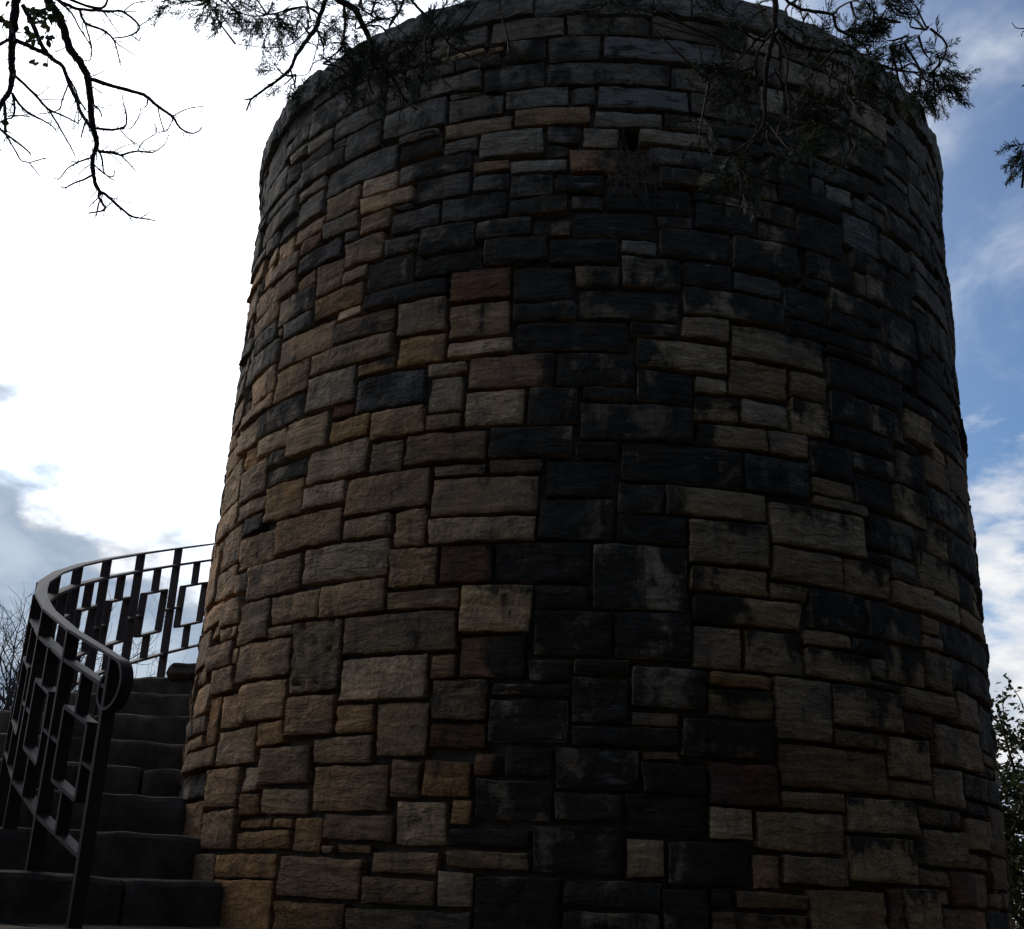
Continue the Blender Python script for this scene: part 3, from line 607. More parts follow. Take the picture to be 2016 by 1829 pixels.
q = tw(RAD(TH0 - DTH * 3.3), 3.36, step_z(3) + .06)
boulder('kerb_stone', q, .20, .16, .14, M_STEP, label='weathered kerb stone at the outer end of the steps, left of the railing', cat='rock')

# ------------------------------------------------------------------ wrought iron handrail
RR = 2.98
rail_root = tw(RAD(-37.3), RR, step_z(0))
rail = empty('handrail', rail_root, label='dark brown iron handrail with open rectangle panels and a scrolled end', cat='railing')
P0, DP, NP = -37.3, 7.85, 14
def rail_z(th): return 1.6 + .805 + .0195 * (-36.5 - th)
posts = [P0 - DP * k for k in range(NP)]
HW, HT = .026, .0075         # bars are flat: wide across the stair, thin along it
def fr(th):
    a = RAD(th)
    radial = Vector((math.sin(a - AZ), -math.cos(a - AZ), 0))
    tang = Vector((-math.cos(a - AZ), -math.sin(a - AZ), 0))     # towards the head of the stair
    return radial, tang
def vbar(name, th, z0, z1, hw=HW, ht=HT):
    r_, t_ = fr(th)
    c = tw(RAD(th), RR, (z0 + z1) / 2)
    mb = MB(); mb.box(c, r_ * hw, t_ * ht, Vector((0, 0, (z1 - z0) / 2)))
    return mb.build(name, M_IRON, rail, off=rail_root)
def strip(mb, pts, hw, ht, rads):
    """flat bar along pts, wide along rads"""
    b0 = len(mb.v)
    n = len(pts)
    for i, p in enumerate(pts):
        t = (pts[min(i + 1, n - 1)] - pts[max(i - 1, 0)]).normalized()
        nn = t.cross(rads[i]).normalized()
        for sx, sy in ((-1, -1), (1, -1), (1, 1), (-1, 1)):
            mb.v.append(tuple(p + rads[i] * hw * sx + nn * ht * sy))
    for i in range(n - 1):
        for k in range(4):
            k2 = (k + 1) % 4
            mb.f.append((b0 + i * 4 + k, b0 + i * 4 + k2, b0 + i * 4 + 4 + k2, b0 + i * 4 + 4 + k))
    mb.f.append((b0, b0 + 3, b0 + 2, b0 + 1)); e = b0 + 4 * (n - 1)
    mb.f.append((e, e + 1, e + 2, e + 3))
def srail(name, dz, hw, ht, ths):
    mb = MB()
    strip(mb, [tw(RAD(t), RR, rail_z(t) + dz) for t in ths], hw, ht, [fr(t)[0] for t in ths])
    return mb.build(name, M_IRON, rail, off=rail_root)
for k, th in enumerate(posts):
    n_ = int((TH0 - th) // DTH)
    vbar('post', th, step_z(n_) - .02, rail_z(th) - .004, .0275, .009)
srail('middle_rail', -.120, HW, HT, posts)
srail('bottom_rail', -.735, HW, HT, posts)
for k in range(NP - 1):
    ta, tb = posts[k], posts[k + 1]
    tm = (ta + tb) / 2
    l, r_ = tm + DP * .27, tm - DP * .27
    vbar('drop_bar', tm, rail_z(tm) - .285, rail_z(tm) - .124)
    vbar('drop_bar', tm, rail_z(tm) - .732, rail_z(tm) - .575)
    mb = MB()
    zt = lambda t, d: rail_z(t) - d
    loop = [(l, .285), (r_, .285), (r_, .568), (l, .568)]
    R0 = fr(tm)[0]
    for q in range(4):
        (t1, d1), (t2, d2) = loop[q], loop[(q + 1) % 4]
        strip(mb, [tw(RAD(t1), RR, zt(t1, d1)), tw(RAD(t2), RR, zt(t2, d2))], HW - (.001 if q % 2 else 0), HT, [R0, R0])
    mb.build('rectangle_frame', M_IRON, rail, off=rail_root)
    for t1, t2 in ((ta, l), (r_, tb)):
        mb = MB()
        strip(mb, [tw(RAD(t1), RR, zt(t1, .428)), tw(RAD(t2), RR, zt(t2, .428))], HW - .002, HT * .9, [R0, R0])
        mb.build('tie_bar', M_IRON, rail, off=rail_root)
# top rail, ending in a downward scroll
pts, rads = [], []
r1, t1 = fr(P0)
p1 = tw(RAD(P0), RR, rail_z(P0))
slope = (p1 - tw(RAD(posts[1]), RR, rail_z(posts[1]))).normalized()
vert = r1.cross(slope).normalized()
if vert.z < 0: vert = -vert
start = p1 + slope * .06
for i in range(40):
    w = i / 39 * math.radians(330)
    rad = .105 - .045 * min(1, w / math.radians(330))
    if i == 0: cen = start - vert * rad
    pts.append(cen + slope * rad * math.sin(w) + vert * rad * math.cos(w)); rads.append(r1)
pts = pts[::-1]; rads = rads[::-1]
scroll_end = list(pts)
for th in posts:
    pts.append(tw(RAD(th), RR, rail_z(th))); rads.append(fr(th)[0])
mb = MB(); strip(mb, pts, .026, .006, rads)
mb.build('top_rail', M_IRON, rail, off=rail_root)

# ------------------------------------------------------------------ dry grass growing from the weep hole
mb = MB()
gc = tw(.155 / R, R + .01, 4.90)
gr = random.Random(3)
for k in range(150):
    s = .175 + gr.gauss(0, .055)
    z = 4.80 + gr.gauss(0, .05)
    p = tw(s / R, R - .005, z)
    rad_ = Vector((math.sin(s / R - AZ), -math.cos(s / R - AZ), 0)); tan_ = Vector((math.cos(s / R - AZ), math.sin(s / R - AZ), 0))
    L = gr.uniform(.06, .19)
    d = rad_ * gr.uniform(.25, .6) + tan_ * gr.gauss(.15, .5) + Vector((0, 0, gr.gauss(-.1, .35)))
    d.normalize()
    line = [p]
    for i in range(6):
        d = (d + Vector((0, 0, -.30)) - rad_ * .10 + tan_ * gr.gauss(.03, .25)).normalized()
        line.append(line[-1] + d * L / 6)
    mb.tube(line, [.0013, .0013, .0012, .0011, .0009, .0007, .0004], 3, False)
for k in range(7):
    s = .15 + gr.gauss(0, .03)
    p = tw(s / R, R, 4.88)
    tan_ = Vector((math.cos(s / R - AZ), math.sin(s / R - AZ), 0)); rad_ = Vector((math.sin(s / R - AZ), -math.cos(s / R - AZ), 0))
    d = (Vector((0, 0, 1)) + tan_ * gr.gauss(0, .5) + rad_ * .2).normalized()
    line = [p]
    for i in range(6):
        d = (d + tan_ * gr.gauss(0, .12)).normalized()
        line.append(line[-1] + d * gr.uniform(.02, .04))
    mb.tube(line, [.0014, .0013, .0012, .0011, .001, .0008, .0005], 3, False)
tag(mb.build('dry_grass_tuft', M_HAY, None, off=gc), label='tuft of dry grass hanging from the small hole high in the tower wall', cat='grass')

# ------------------------------------------------------------------ overhanging trees
def spray(seed, coarse=False):
    """a juniper branchlet spray along +x, as triangle tubes"""
    r = random.Random(seed)
    segs = []
    L = .13
    pos = Vector((0, 0, 0)); d = Vector((1, 0, 0))
    n = 9
    for i in range(n):
        d = (d + Vector((0, r.gauss(0, .10), r.gauss(0, .10)))).normalized()
        q = pos + d * L / n
        segs.append((pos.copy(), q.copy(), .0022))
        for sgn in (-1, 1):
            if r.random() < .12: continue
            rollv = Vector((0, sgn * 1.0, r.gauss(0, .55))).normalized()
            dd = (d * r.uniform(.8, 1.3) + rollv).normalized()
            ln = (.052 - .034 * i / n) * r.uniform(.7, 1.3)
            a = pos.lerp(q, r.random())
            m = 3
            for j in range(m):
                dd = (dd + d * .12 + Vector((r.gauss(0, .1), r.gauss(0, .1), r.gauss(0, .1)))).normalized()
                b = a + dd * ln / m
                segs.append((a.copy(), b.copy(), .0018))
                for s2 in (-1, 1):
                    if r.random() < .25: continue
                    side = dd.cross(Vector((0, 0, 1)) + Vector((r.gauss(0, .5), r.gauss(0, .5), 0))).normalized() * s2
                    e = (dd + side * .8).normalized()
                    segs.append((b.copy(), b + e * r.uniform(.008, .018), .0015))
                a = b
        pos = q
    if coarse: segs = [(a, b, w * 2.2) for a, b, w in segs if w > .0016][::4]
    V, F = [], []
    for a, b, w in segs:
        t = (b - a).normalized()
        x = t.cross(Vector((.3, .4, .8))).normalized(); y = t.cross(x)
        o = len(V)
        for p, k in ((a, 1), (b, .7)):
            for m in range(3):
                g_ = 2.094 * m
                V.append(p + (x * math.cos(g_) + y * math.sin(g_)) * w * k)
        for m in range(3):
            m2 = (m + 1) % 3
            F.append((o + m, o + m2, o + 3 + m2)); F.append((o + m, o + 3 + m2, o + 3 + m))
    return np.array([tuple(v) for v in V]), np.array(F)
SPRAYS = [spray(s) for s in range(6)]
COARSE = [spray(s, True) for s in range(6)]

def basis(d, r):
    d = d.normalized()
    x = d.cross(Vector((r.gauss(0, 1), r.gauss(0, 1), r.gauss(0, 1)))).normalized()
    return np.array([d, x, d.cross(x)])

def foliage(name, clumps, lines, mat, parent, off, r, dens=1.0, twigs=None, lib=SPRAYS):
    """clumps: (centre, radius); each gets sprays fanned away from the nearest bough"""
    VV, FF, o = [], [], 0
    allp = [p for l in lines for p in l]
    AP = np.array([tuple(p) for p in allp])
    for c, rad, sc in clumps:
        k = int(np.argmin(((AP - np.array(c)) ** 2).sum(1)))
        root = allp[k]
        out = (c - root)
        if twigs is not None and out.length > .02:
            mid = root.lerp(c, .5) + Vector((r.gauss(0, .015), r.gauss(0, .015), r.gauss(0, .015)))
            twigs.tube(smooth_line([root, mid, c], 3), [.004 - .0004 * i for i in range(7)], 4, False)
        outn = out.normalized() if out.length > .01 else Vector((0, 0, -.5))
        n = max(4, int(dens * (rad / .04) ** 1.7 * 17))
        for i in range(n):
            j = Vector((r.gauss(0, 1), r.gauss(0, 1), r.gauss(0, 1)))
            b = c + j * rad * .45
            d = j.normalized() * .75 + outn * .8 + Vector((0, 0, -.12))
            V, F = lib[r.randrange(6)]
            s = sc * r.uniform(.6, 1.2)
            VV.append((V * s) @ basis(d, r) + np.array(b)); FF.append(F + o); o += len(V)
    ob = np_obj(name, np.concatenate(VV), np.concatenate(FF), mat, parent, off)
    return tag(ob, kind='stuff')

def lay(lines, depth_a, depth_b, fu, fv, r, jit=.05):
    """bough lines measured in the photograph, given their own distances"""
    out = []
    for ln in lines:
        da = depth_a + r.uniform(-jit, jit) * 2
        db = depth_b + r.uniform(-jit, jit) * 3
        n = len(ln)
        out.append([P(fu(x), fv(y), da + (db - da) * i / max(1, n - 1)) for i, (x, y) in enumerate(ln)])
    return out

def boughs(mb, lines, radii, r, rough=.2, sides=6, side_twigs=0, tw_len=.06):
    """tubes with knobbly taper; returns the smoothed lines"""
    res = []
    for ln, (ra, rb) in zip(lines, radii):
        sl_ = smooth_line(ln, 5)
        n = len(sl_)
        sl_ = [p + Vector((r.gauss(0, 1), r.gauss(0, 1), r.gauss(0, 1))) * min(.002, (ra + (rb - ra) * i / n) * .12) for i, p in enumerate(sl_)]
        rad = [(ra + (rb - ra) * (i / (n - 1)) ** 1.3) * r.uniform(1 - rough, 1 + rough) for i in range(n)]
        mb.tube(sl_, rad, sides)
        res.append(sl_)
        for k in range(int(side_twigs * n)):
            i = r.randrange(n - 1)
            t = (sl_[i + 1] - sl_[i]).normalized()
            d = (t * .7 + Vector((r.gauss(0, .7), r.gauss(0, .3), r.gauss(-.2, .6)))).normalized()
            L = tw_len * r.uniform(.3, 1.3)
            line = [sl_[i]]
            for q in range(5):
                d = (d + Vector((r.gauss(0, .22), r.gauss(0, .1), r.gauss(-.03, .22)))).normalized()
                line.append(line[-1] + d * L / 5)
            mb.tube(line, [max(.0009, min(.0018, rad[i] * .5)) * (1 - .14 * q) for q in range(6)], 3, False)
    return res

def trunk(mb, pts, radii):
    sl_ = smooth_line(pts, 6)
    n = len(sl_)
    k = len(radii) - 1
    rad = []
    for i in range(n):
        t = i / (n - 1) * k
        a = min(int(t), k - 1)
        rad.append(radii[a] + (radii[a + 1] - radii[a]) * (t - a))
    mb.tube(sl_, rad, 10)
    return sl_

# --- bare oak whose branches hang in at the upper left
r1_ = random.Random(11)
fz = lambda v: v / 3.832
bare = [
 ([(128,-60),(120,0),(108,150),(90,300),(85,450),(92,560),(70,690),(20,760),(-40,900)], (.0105, .004)),
 ([(330,-60),(360,0),(440,120),(480,220),(530,370),(590,450),(640,530),(665,600),(685,780),(690,900),(710,1000),(730,1100),(700,1200),(710,1350),(750,1440),(800,1470),(900,1560),(990,1630),(1060,1645),(1170,1665)], (.0105, .0012)),
 ([(420,-60),(440,0),(520,40),(600,70),(820,85),(930,90),(1050,195),(990,265),(850,290)], (.0045, .0014)),
 ([(470,-30),(640,40),(770,60),(810,0),(830,-60)], (.0035, .002)),
 ([(600,70),(640,170),(780,230),(850,290),(880,370),(910,495)], (.0036, .001)),
 ([(850,290),(900,340),(1015,415)], (.0015, .0008)),
 ([(640,170),(660,240),(690,350),(690,400),(670,460),(560,440)], (.0022, .001)),
 ([(440,10),(540,100),(600,210),(690,350)], (.0025, .0012)),
 ([(930,90),(1000,30),(1080,10)], (.0012, .0006)),
 ([(1050,195),(1120,150),(1135,110)], (.0011, .0006)),
 ([(780,80),(840,170),(905,265)], (.0012, .0008)),
 ([(990,265),(1050,305),(1055,260)], (.0014, .0007)),
 ([(170,40),(260,210),(300,320),(380,430),(470,500),(520,630),(580,760),(610,850),(680,960)], (.0058, .003)),
 ([(110,300),(220,350),(330,400),(390,430)], (.0052, .004)),
 ([(100,560),(250,700),(360,820),(470,870),(590,930)], (.0036, .0012)),
 ([(480,530),(560,660),(600,760),(650,830)], (.0028, .0015)),
 ([(515,640),(470,750),(450,820),(380,850),(290,860)], (.002, .001)),
 ([(370,830),(460,980),(540,1120),(570,1190)], (.0024, .0009)),
 ([(90,700),(140,780),(200,840),(290,890),(380,940),(425,985)], (.0032, .001)),
 ([(60,880),(100,870),(230,880)], (.002, .001)),
 ([(30,760),(40,900),(40,1000)], (.004, .003)), ([(95,720),(110,800),(100,880),(40,900)], (.003, .0015)),
 ([(-30,940),(40,1010),(100,1050),(210,1140),(230,1170)], (.0032, .0012)),
 ([(40,1010),(100,1110),(160,1210),(220,1230),(300,1330)], (.0022, .0009)),
 ([(220,1230),(310,1200),(345,1190)], (.0011, .0006)),
 ([(-30,350),(60,300)], (.004, .003)), ([(-40,120),(60,180),(110,260)], (.003, .003)),
 ([(665,590),(820,640),(1000,690),(1100,725),(1200,810),(1300,880),(1360,965),(1440,1005),(1500,990),(1525,960)], (.0048, .0008)),
 ([(1300,880),(1390,830),(1490,805),(1540,808)], (.0016, .0006)),
 ([(1190,800),(1210,900),(1245,990),(1290,930),(1300,880)], (.0016, .001)),
 ([(1245,990),(1180,995),(1175,950),(1155,930)], (.0011, .0006)),
 ([(710,965),(830,980),(900,970),(950,940),(950,840),(930,780),(925,720)], (.0032, .0007)),
 ([(900,970),(990,965),(1050,870),(1060,810)], (.0014, .0006)),
 ([(905,975),(950,1030),(1000,1065),(1050,1100)], (.0016, .0006)),
 ([(740,1140),(800,1148),(860,1150),(910,1170),(980,1150),(1050,1140),(1150,1150),(1240,1090),(1270,1020)], (.0036, .0006)),
 ([(910,1170),(980,1240),(1030,1300)], (.0018, .0008)),
 ([(1040,1135),(1080,1070),(1170,1010),(1180,960)], (.0012, .0006)),
 ([(690,1190),(600,1220),(510,1270),(450,1345),(405,1345)], (.0024, .0007)),
 ([(735,1120),(770,1200),(780,1280),(800,1320),(865,1362)], (.0026, .0008)),
 ([(700,1320),(620,1360),(550,1385),(500,1412),(460,1410)], (.0028, .0010)),
 ([(715,1250),(800,1320),(855,1330),(870,1270)], (.0018, .0006)),
 ([(750,1440),(745,1490),(790,1560),(770,1590),(665,1608)], (.0036, .0016)),
 ([(745,1490),(700,1530),(670,1562)], (.0016, .001)), ([(795,1570),(860,1510),(895,1485)], (.0014, .0007)),
 ([(990,1630),(985,1662)], (.0012, .0008)), ([(1060,1645),(1130,1600)], (.0011, .0007)),
 ([(700,790),(750,830),(770,890)], (.0026, .001)), ([(680,1180),(725,1150),(728,1210)], (.0016, .001)),
 ([(610,1040),(640,930),(660,900)], (.0016, .0022)), ([(690,650),(770,700)], (.0012, .0006)),
]
fu0 = fv0 = fz
bl = lay([b[0] for b in bare], 3.05, 3.0, fu0, fv0, random.Random(5), .03)
bare_root = Vector((-2.9, .8, -.02))
oak = empty('bare_oak', bare_root, label='nearly leafless tree with thin bare branches hanging in at the upper left', cat='tree')
tm = MB()
hub = P(60, -330, 3.1)
trunk(tm, [bare_root + Vector((0, 0, -.2)), bare_root + Vector((.05, .05, 1.6)), bare_root + Vector((.2, .3, 3.0)), Vector((-2.2, 1.9, 4.1)), hub], [.17, .14, .11, .06, .02])
tm.build('trunk', M_BARK, oak, smooth=True, off=bare_root)
bm_ = MB()
for (u, v), rr in (((128/3.832, -60/3.832), .0105), ((330/3.832, -60/3.832), .0105), ((420/3.832, -60/3.832), .005), ((830/3.832, -60/3.832), .003)):
    bm_.tube(smooth_line([hub, P(u - 5, -150, 3.08), P(u, v, 3.05)], 4), [rr * 1.3] * 9, 6)
boughs(bm_, bl, [(max(.0016, b[1][0] * 1.12), max(.0010, b[1][1] * 1.3)) for b in bare], r1_, .08, 6, .30, .085)
bm_.build('branches', M_BARK, oak, smooth=True, off=bare_root)
# the few leathery leaves still on it
lm = MB()
def leaf(mb, p, d, nrm, L, w):
    d = d.normalized(); s = d.cross(nrm).normalized(); nn = s.cross(d)
    pts = [(0, 0, 0), (.3, .8, .06), (.65, 1, .1), (1, 0, .02), (.65, -1, .1), (.3, -.8, .06), (.5, 0, -.03)]
    o = len(mb.v)
    for a, b, c in pts:
        mb.v.append(tuple(p + d * a * L + s * b * w + nn * c * L))
    mb.f += [(o, o + 1, o + 6), (o + 1, o + 2, o + 6), (o + 2, o + 3, o + 6), (o + 3, o + 4, o + 6), (o + 4, o + 5, o + 6), (o + 5, o, o + 6)]
rl = random.Random(21)
for cx, cy, sx, sy, n in ((300, 130, 60, 60, 26), (340, 270, 60, 45, 14), (230, 250, 45, 50, 10), (400, 130, 30, 60, 9), (30, 120, 25, 60, 9), (285, 470, 25, 40, 5), (10, 1140, 14, 14, 3), (8, 910, 6, 10, 2), (330, 60, 80, 40, 8)):
    c = P(cx / 3.832, cy / 3.832, 3.03)
    for k in range(n):
        p = P((cx + rl.gauss(0, sx * .6)) / 3.832, (cy + rl.gauss(0, sy * .6)) / 3.832, 3.03 + rl.gauss(0, .06))
        d = Vector((rl.gauss(0, 1), rl.gauss(0, .6), rl.gauss(-.5, .7)))
        leaf(lm, p, d, Vector((rl.gauss(0, 1), rl.gauss(0, 1), rl.gauss(0, 1))), rl.uniform(.018, .032), rl.uniform(.006, .0095))
tag(lm.build('leaves', M_OAK, oak, off=bare_root), kind='stuff')

# --- juniper over the left of the rim
fu1 = lambda x: (900 + x / 2.016) / 1.900794
j1 = [
 ([(660,-80),(640,0),(600,120),(560,220),(480,330),(420,420),(375,520),(300,590),(200,660),(90,740),(70,770),(45,835)], (.0075, .0022)),
 ([(90,745),(50,750),(15,745)], (.003, .0012)),
 ([(690,-80),(740,0),(850,60),(930,200),(990,330),(1010,400),(1080,500),(1150,590),(1210,700),(1260,770),(1330,830)], (.0095, .0025)),
 ([(1260,-80),(1290,0),(1360,80),(1450,170),(1540,290),(1600,350),(1720,420),(1850,480),(2010,520)], (.0045, .0012)),
 ([(1850,470),(1940,430),(2030,395)], (.0014, .0009)),
 ([(1250,-60),(1230,0),(1190,100),(1130,135),(1050,150),(920,190)], (.0034, .0025)),
 ([(1185,100),(1190,200),(1190,380)], (.0016, .001)),
 ([(375,520),(400,600),(430,730)], (.0026, .0012)),
 ([(-40,330),(60,345),(230,360),(370,340),(480,250),(540,190)], (.0012, .002)),
 ([(800,330),(700,420),(560,470),(500,560),(400,570)], (.002, .001)),
 ([(985,380),(960,480),(960,600)], (.003, .0015)),
 ([(930,200),(1060,200),(1130,300),(1240,330),(1400,400)], (.0028, .0014)),
 ([(900,50),(1010,130),(1130,150),(1240,260),(1330,330)], (.0026, .0014)),
 ([(780,30),(790,150),(770,330),(690,430),(620,480)], (.0045, .0016)),
 ([(570,200),(590,300),(560,420),(520,560)], (.0018, .001)),
 ([(500,0),(520,120),(500,260)], (.0022, .0012)),
 ([(600,110),(520,60),(400,60),(200,110),(60,40)], (.0032, .0016)),
 ([(200,110),(80,120),(-100,60),(-250,10)], (.002, .0012)),
 ([(60,40),(-80,-20),(-260,-60)], (.0024, .0016)),
]
j1_lines = lay([b[0] for b in j1], 3.35, 3.3, fu1, fz, random.Random(6), .05)
jr = random.Random(8)
jun_root = Vector((-1.3, -1.8, -.02))
jun1 = empty('juniper', jun_root, label='juniper tree with boughs hanging over the left rim of the tower', cat='tree', group='junipers overhanging the tower')
hub1 = P(fu1(700), -330, 3.3)
tm = MB()
up1 = trunk(tm, [jun_root + Vector((0, 0, -.2)), jun_root + Vector((.05, .1, 2.0)), jun_root + Vector((.3, .6, 4.0)), Vector((-.8, 1.0, 5.0)), hub1], [.20, .16, .12, .07, .03])
tm.build('trunk', M_BARKJ, jun1, smooth=True, off=jun_root)
bm_ = MB()
for (x, y), rr in (((660, -80), .0075), ((690, -80), .0095), ((1260, -80), .005), ((1250, -60), .004)):
    bm_.tube(smooth_line([hub1, P(fu1(x), -150, 3.33), P(fu1(x), y / 3.832, 3.35)], 4), [rr * 1.2] * 9, 6)
bm_.tube(smooth_line([hub1, P(520, -160, 3.3), P(fu1(-260), -16, 3.3)], 4), [.006] * 9, 6)
j1_s = boughs(bm_, j1_lines, [b[1] for b in j1], jr, .1, 6, .18, .09)
S1 = 3.3 / FPX / 3.832 * 2.0            # zoom unit to metres
m1 = [(150,100,150),(300,170,110),(60,30,100),(380,40,90),(230,30,100),(420,230,60),(1080,40,110),(1150,130,60),(740,120,70),(690,220,70),(720,330,70),(830,260,90),
      (900,430,110),(830,520,100),(950,560,130),(1060,620,110),(880,640,100),(1010,480,120),(1100,420,90),(1190,360,100),(1240,470,100),(1180,560,90),(1000,700,70),(760,640,60),(720,520,60),
      (270,510,45),(330,640,55),(450,700,55),(400,690,40),(1440,330,90),(1580,260,40),(1560,10,40),(1400,180,40),(1340,430,70),(1420,500,60),(1330,560,50),(620,390,40),(560,80,60),(500,150,60),
      (-50,20,70),(-120,40,60),(-180,10,60),(-250,10,60),(-320,5,50),(-400,15,50),(-480,0,50),(-600,15,40),(-20,110,60),(-100,110,50),(20,190,60),(-160,80,40),(-280,70,25),(1620,330,30),(1480,180,40),(880,120,70),(1000,90,60),(480,-10,80),(900,-30,90),(1100,-30,80),(1800,10,40),(1950,40,50)]
cl = [(P(fu1(x), y / 3.832, 3.32 + jr.gauss(0, .10)), r_ * S1 / 2.0 * 1.05, .55) for x, y, r_ in m1]
foliage('foliage', cl, j1_s, M_JUN, jun1, jun_root, jr, .55, bm_)
bm_.build('branches', M_BARKJ, jun1, smooth=True, off=jun_root)

# --- juniper over the right of the rim
fu2 = lambda x: (2700 + x / 1.781) / 1.900794
fv2 = lambda y: y / 3.385
j2 = [
 ([(365,-80),(360,0),(355,120),(350,230),(320,330),(300,450),(290,600),(290,770),(270,850),(200,930),(100,1000),(0,1030)], (.0095, .0015)),
 ([(372,200),(480,280),(580,320),(700,340),(820,350),(920,400),(1050,430),(1180,470),(1280,480),(1400,490),(1500,520)], (.0062, .0012)),
 ([(400,-60),(430,0),(530,60),(650,80),(740,100),(770,190),(860,240),(930,290),(900,310),(820,350)], (.0048, .003)),
 ([(740,100),(800,40),(900,5),(960,60)], (.003, .0014)),
 ([(930,290),(980,200),(1050,140),(1100,60),(1180,20)], (.003, .0012)),
 ([(1120,310),(1220,290),(1300,250),(1350,200),(1410,155)], (.0018, .0007)), ([(1240,285),(1245,230)], (.0009, .0006)), ([(1350,200),(1400,190)], (.0009, .0006)),
 ([(375,240),(430,350),(440,450),(430,580),(450,700),(450,900)], (.0042, .0012)),
 ([(350,460),(450,620),(560,740),(700,880),(830,930),(900,920)], (.0024, .001)),
 ([(850,390),(850,600),(900,690),(1000,740),(1130,760)], (.0018, .0008)),
 ([(345,180),(240,260),(180,330),(90,420),(0,480),(-80,540)], (.0040, .0012)),
 ([(345,220),(250,330),(200,480),(140,600),(90,700)], (.0030, .001)),
 ([(300,60),(240,90),(130,190),(30,290)], (.0028, .001)),
 ([(500,0),(470,60),(460,170)], (.0016, .0008)), ([(575,90),(610,150),(605,260)], (.0016, .0008)), ([(770,150),(795,210),(785,280)], (.0012, .0007)),
 ([(695,0),(700,50),(715,85)], (.0014, .0008)),
 ([(285,800),(330,850),(400,940),(450,1000)], (.0022, .001)),
 ([(300,470),(230,560),(160,760),(90,830)], (.0022, .001)),
 ([(200,930),(150,1040),(120,1150)], (.0018, .0008)),
 ([(830,930),(880,980),(860,1040)], (.0012, .0007)),
 ([(820,350),(760,420),(660,440)], (.002, .001)),
]
j2_lines = lay([b[0] for b in j2], 3.1, 3.05, fu2, fv2, random.Random(9), .06)
jr2 = random.Random(18)
jun_root2 = Vector((2.7, -.9, -.02))
jun2 = empty('juniper', jun_root2, label='juniper tree with boughs hanging over the right rim of the tower', cat='tree', group='junipers overhanging the tower')
hub2 = P(fu2(420), -330, 3.1)
tm = MB()
trunk(tm, [jun_root2 + Vector((0, 0, -.2)), jun_root2 + Vector((-.05, .1, 2.0)), jun_root2 + Vector((-.3, .7, 3.6)), Vector((1.6, 1.4, 4.5)), hub2], [.20, .16, .12, .07, .03])
tm.build('trunk', M_BARKJ, jun2, smooth=True, off=jun_root2)
bm_ = MB()
for (x, y), rr in (((365, -80), .0095), ((400, -60), .005)):
    bm_.tube(smooth_line([hub2, P(fu2(x), -150, 3.1), P(fu2(x), fv2(y), 3.1)], 4), [rr * 1.2] * 9, 6)
side = [jun_root2 + Vector((-.3, .7, 3.4)), P(2230, -60, 2.9), P(2110, 110, 2.9), P(2050, 150, 2.9), P(2012, 170, 2.9)]
bm_.tube(smooth_line(side, 4), [.02, .018, .016, .014, .012, .010, .009, .008, .007, .006, .005, .004, .003, .003, .0025, .002, .002], 5)
bm_.tube(smooth_line([P(2100, 0, 2.9), P(2030, 50, 2.9), P(2010, 56, 2.9), P(fu2(1960), fv2(182), 2.9), P(fu2(1935), fv2(150), 2.9)], 3), [.003, .0028, .0026, .0022, .002, .0018, .0016, .0014, .0013, .0012, .001, .0009, .0008], 4)
bm_.tube(smooth_line([P(2080, 100, 2.9), P(2020, 62, 2.9), P(fu2(2000), fv2(245), 2.9)], 3), [.0024, .002, .0018, .0016, .0014, .0012, .001], 4)
j2_s = boughs(bm_, j2_lines, [b[1] for b in j2], jr2, .1, 6, .15, .09)
S2 = 3.05 / FPX / 3.385
m2 = [(1050,150,110),(1100,270,100),(1000,80,70),(1180,40,90),(1270,120,60),(1290,30,50),(930,130,70),(880,190,40),(1050,400,130),(1150,350,60),(1230,400,50),(1130,540,60),(980,320,80),(900,330,60),
      (1390,400,60),(1430,560,120),(1500,510,80),(1340,530,90),(1250,580,60),(1430,340,45),(1470,640,60),(1390,650,50),(1320,620,50),(1540,570,50),(1450,450,70),(1220,640,40),
      (620,240,80),(520,210,60),(490,190,40),(690,270,40),(650,430,80),(730,400,60),(850,560,100),(950,620,70),(800,600,60),(100,400,110),(60,600,100),(230,560,80),(160,750,100),(120,680,80),(40,480,80),
      (620,700,90),(680,780,110),(540,830,130),(480,1000,100),(560,900,90),(880,920,70),(840,1010,70),(940,880,50),(100,1150,120),(180,1200,100),(60,1050,90),(20,1180,100),(150,1280,60),(400,1050,80),(30,100,70),(100,130,60),(230,40,40),(20,280,60),
      (-40,560,80),(-90,640,60),(-130,480,60),(-60,420,60),(-100,820,60),(-150,900,50),(-600,30,50),(-680,20,45),(-520,20,45),(-420,10,40),(-750,10,40),(1060,-40,90),(1200,-50,90),(640,730,70),(430,800,70),(500,930,90),(1010,450,90)]
cl = [(P(fu2(x), fv2(y), 3.07 + jr2.gauss(0, .10)), r_ * S2 * .9, .5) for x, y, r_ in m2]
k2 = P(2012, 172, 2.9)
cl += [(P(fu2(2035), fv2(1010), 2.9), .03, .42), (P(fu2(2040), fv2(1080), 2.9), .03, .42), (P(fu2(2060), fv2(1130), 2.9), .03, .42), (P(fu2(2050), fv2(1255), 2.9), .02, .4), (P(fu2(2080), fv2(960), 2.9), .04, .45)]
bm_.tube(smooth_line([P(2050, 150, 2.9), P(2040, 250, 2.9), P(2020, 310, 2.9), P(2012, 370, 2.9)], 3), [.003] * 10, 4)
j2_s.append(smooth_line([P(2050, 150, 2.9), P(2040, 250, 2.9), P(2020, 310, 2.9), P(2012, 370, 2.9)], 3))
foliage('foliage', cl, j2_s, M_JUN, jun2, jun_root2, jr2, .85, bm_)
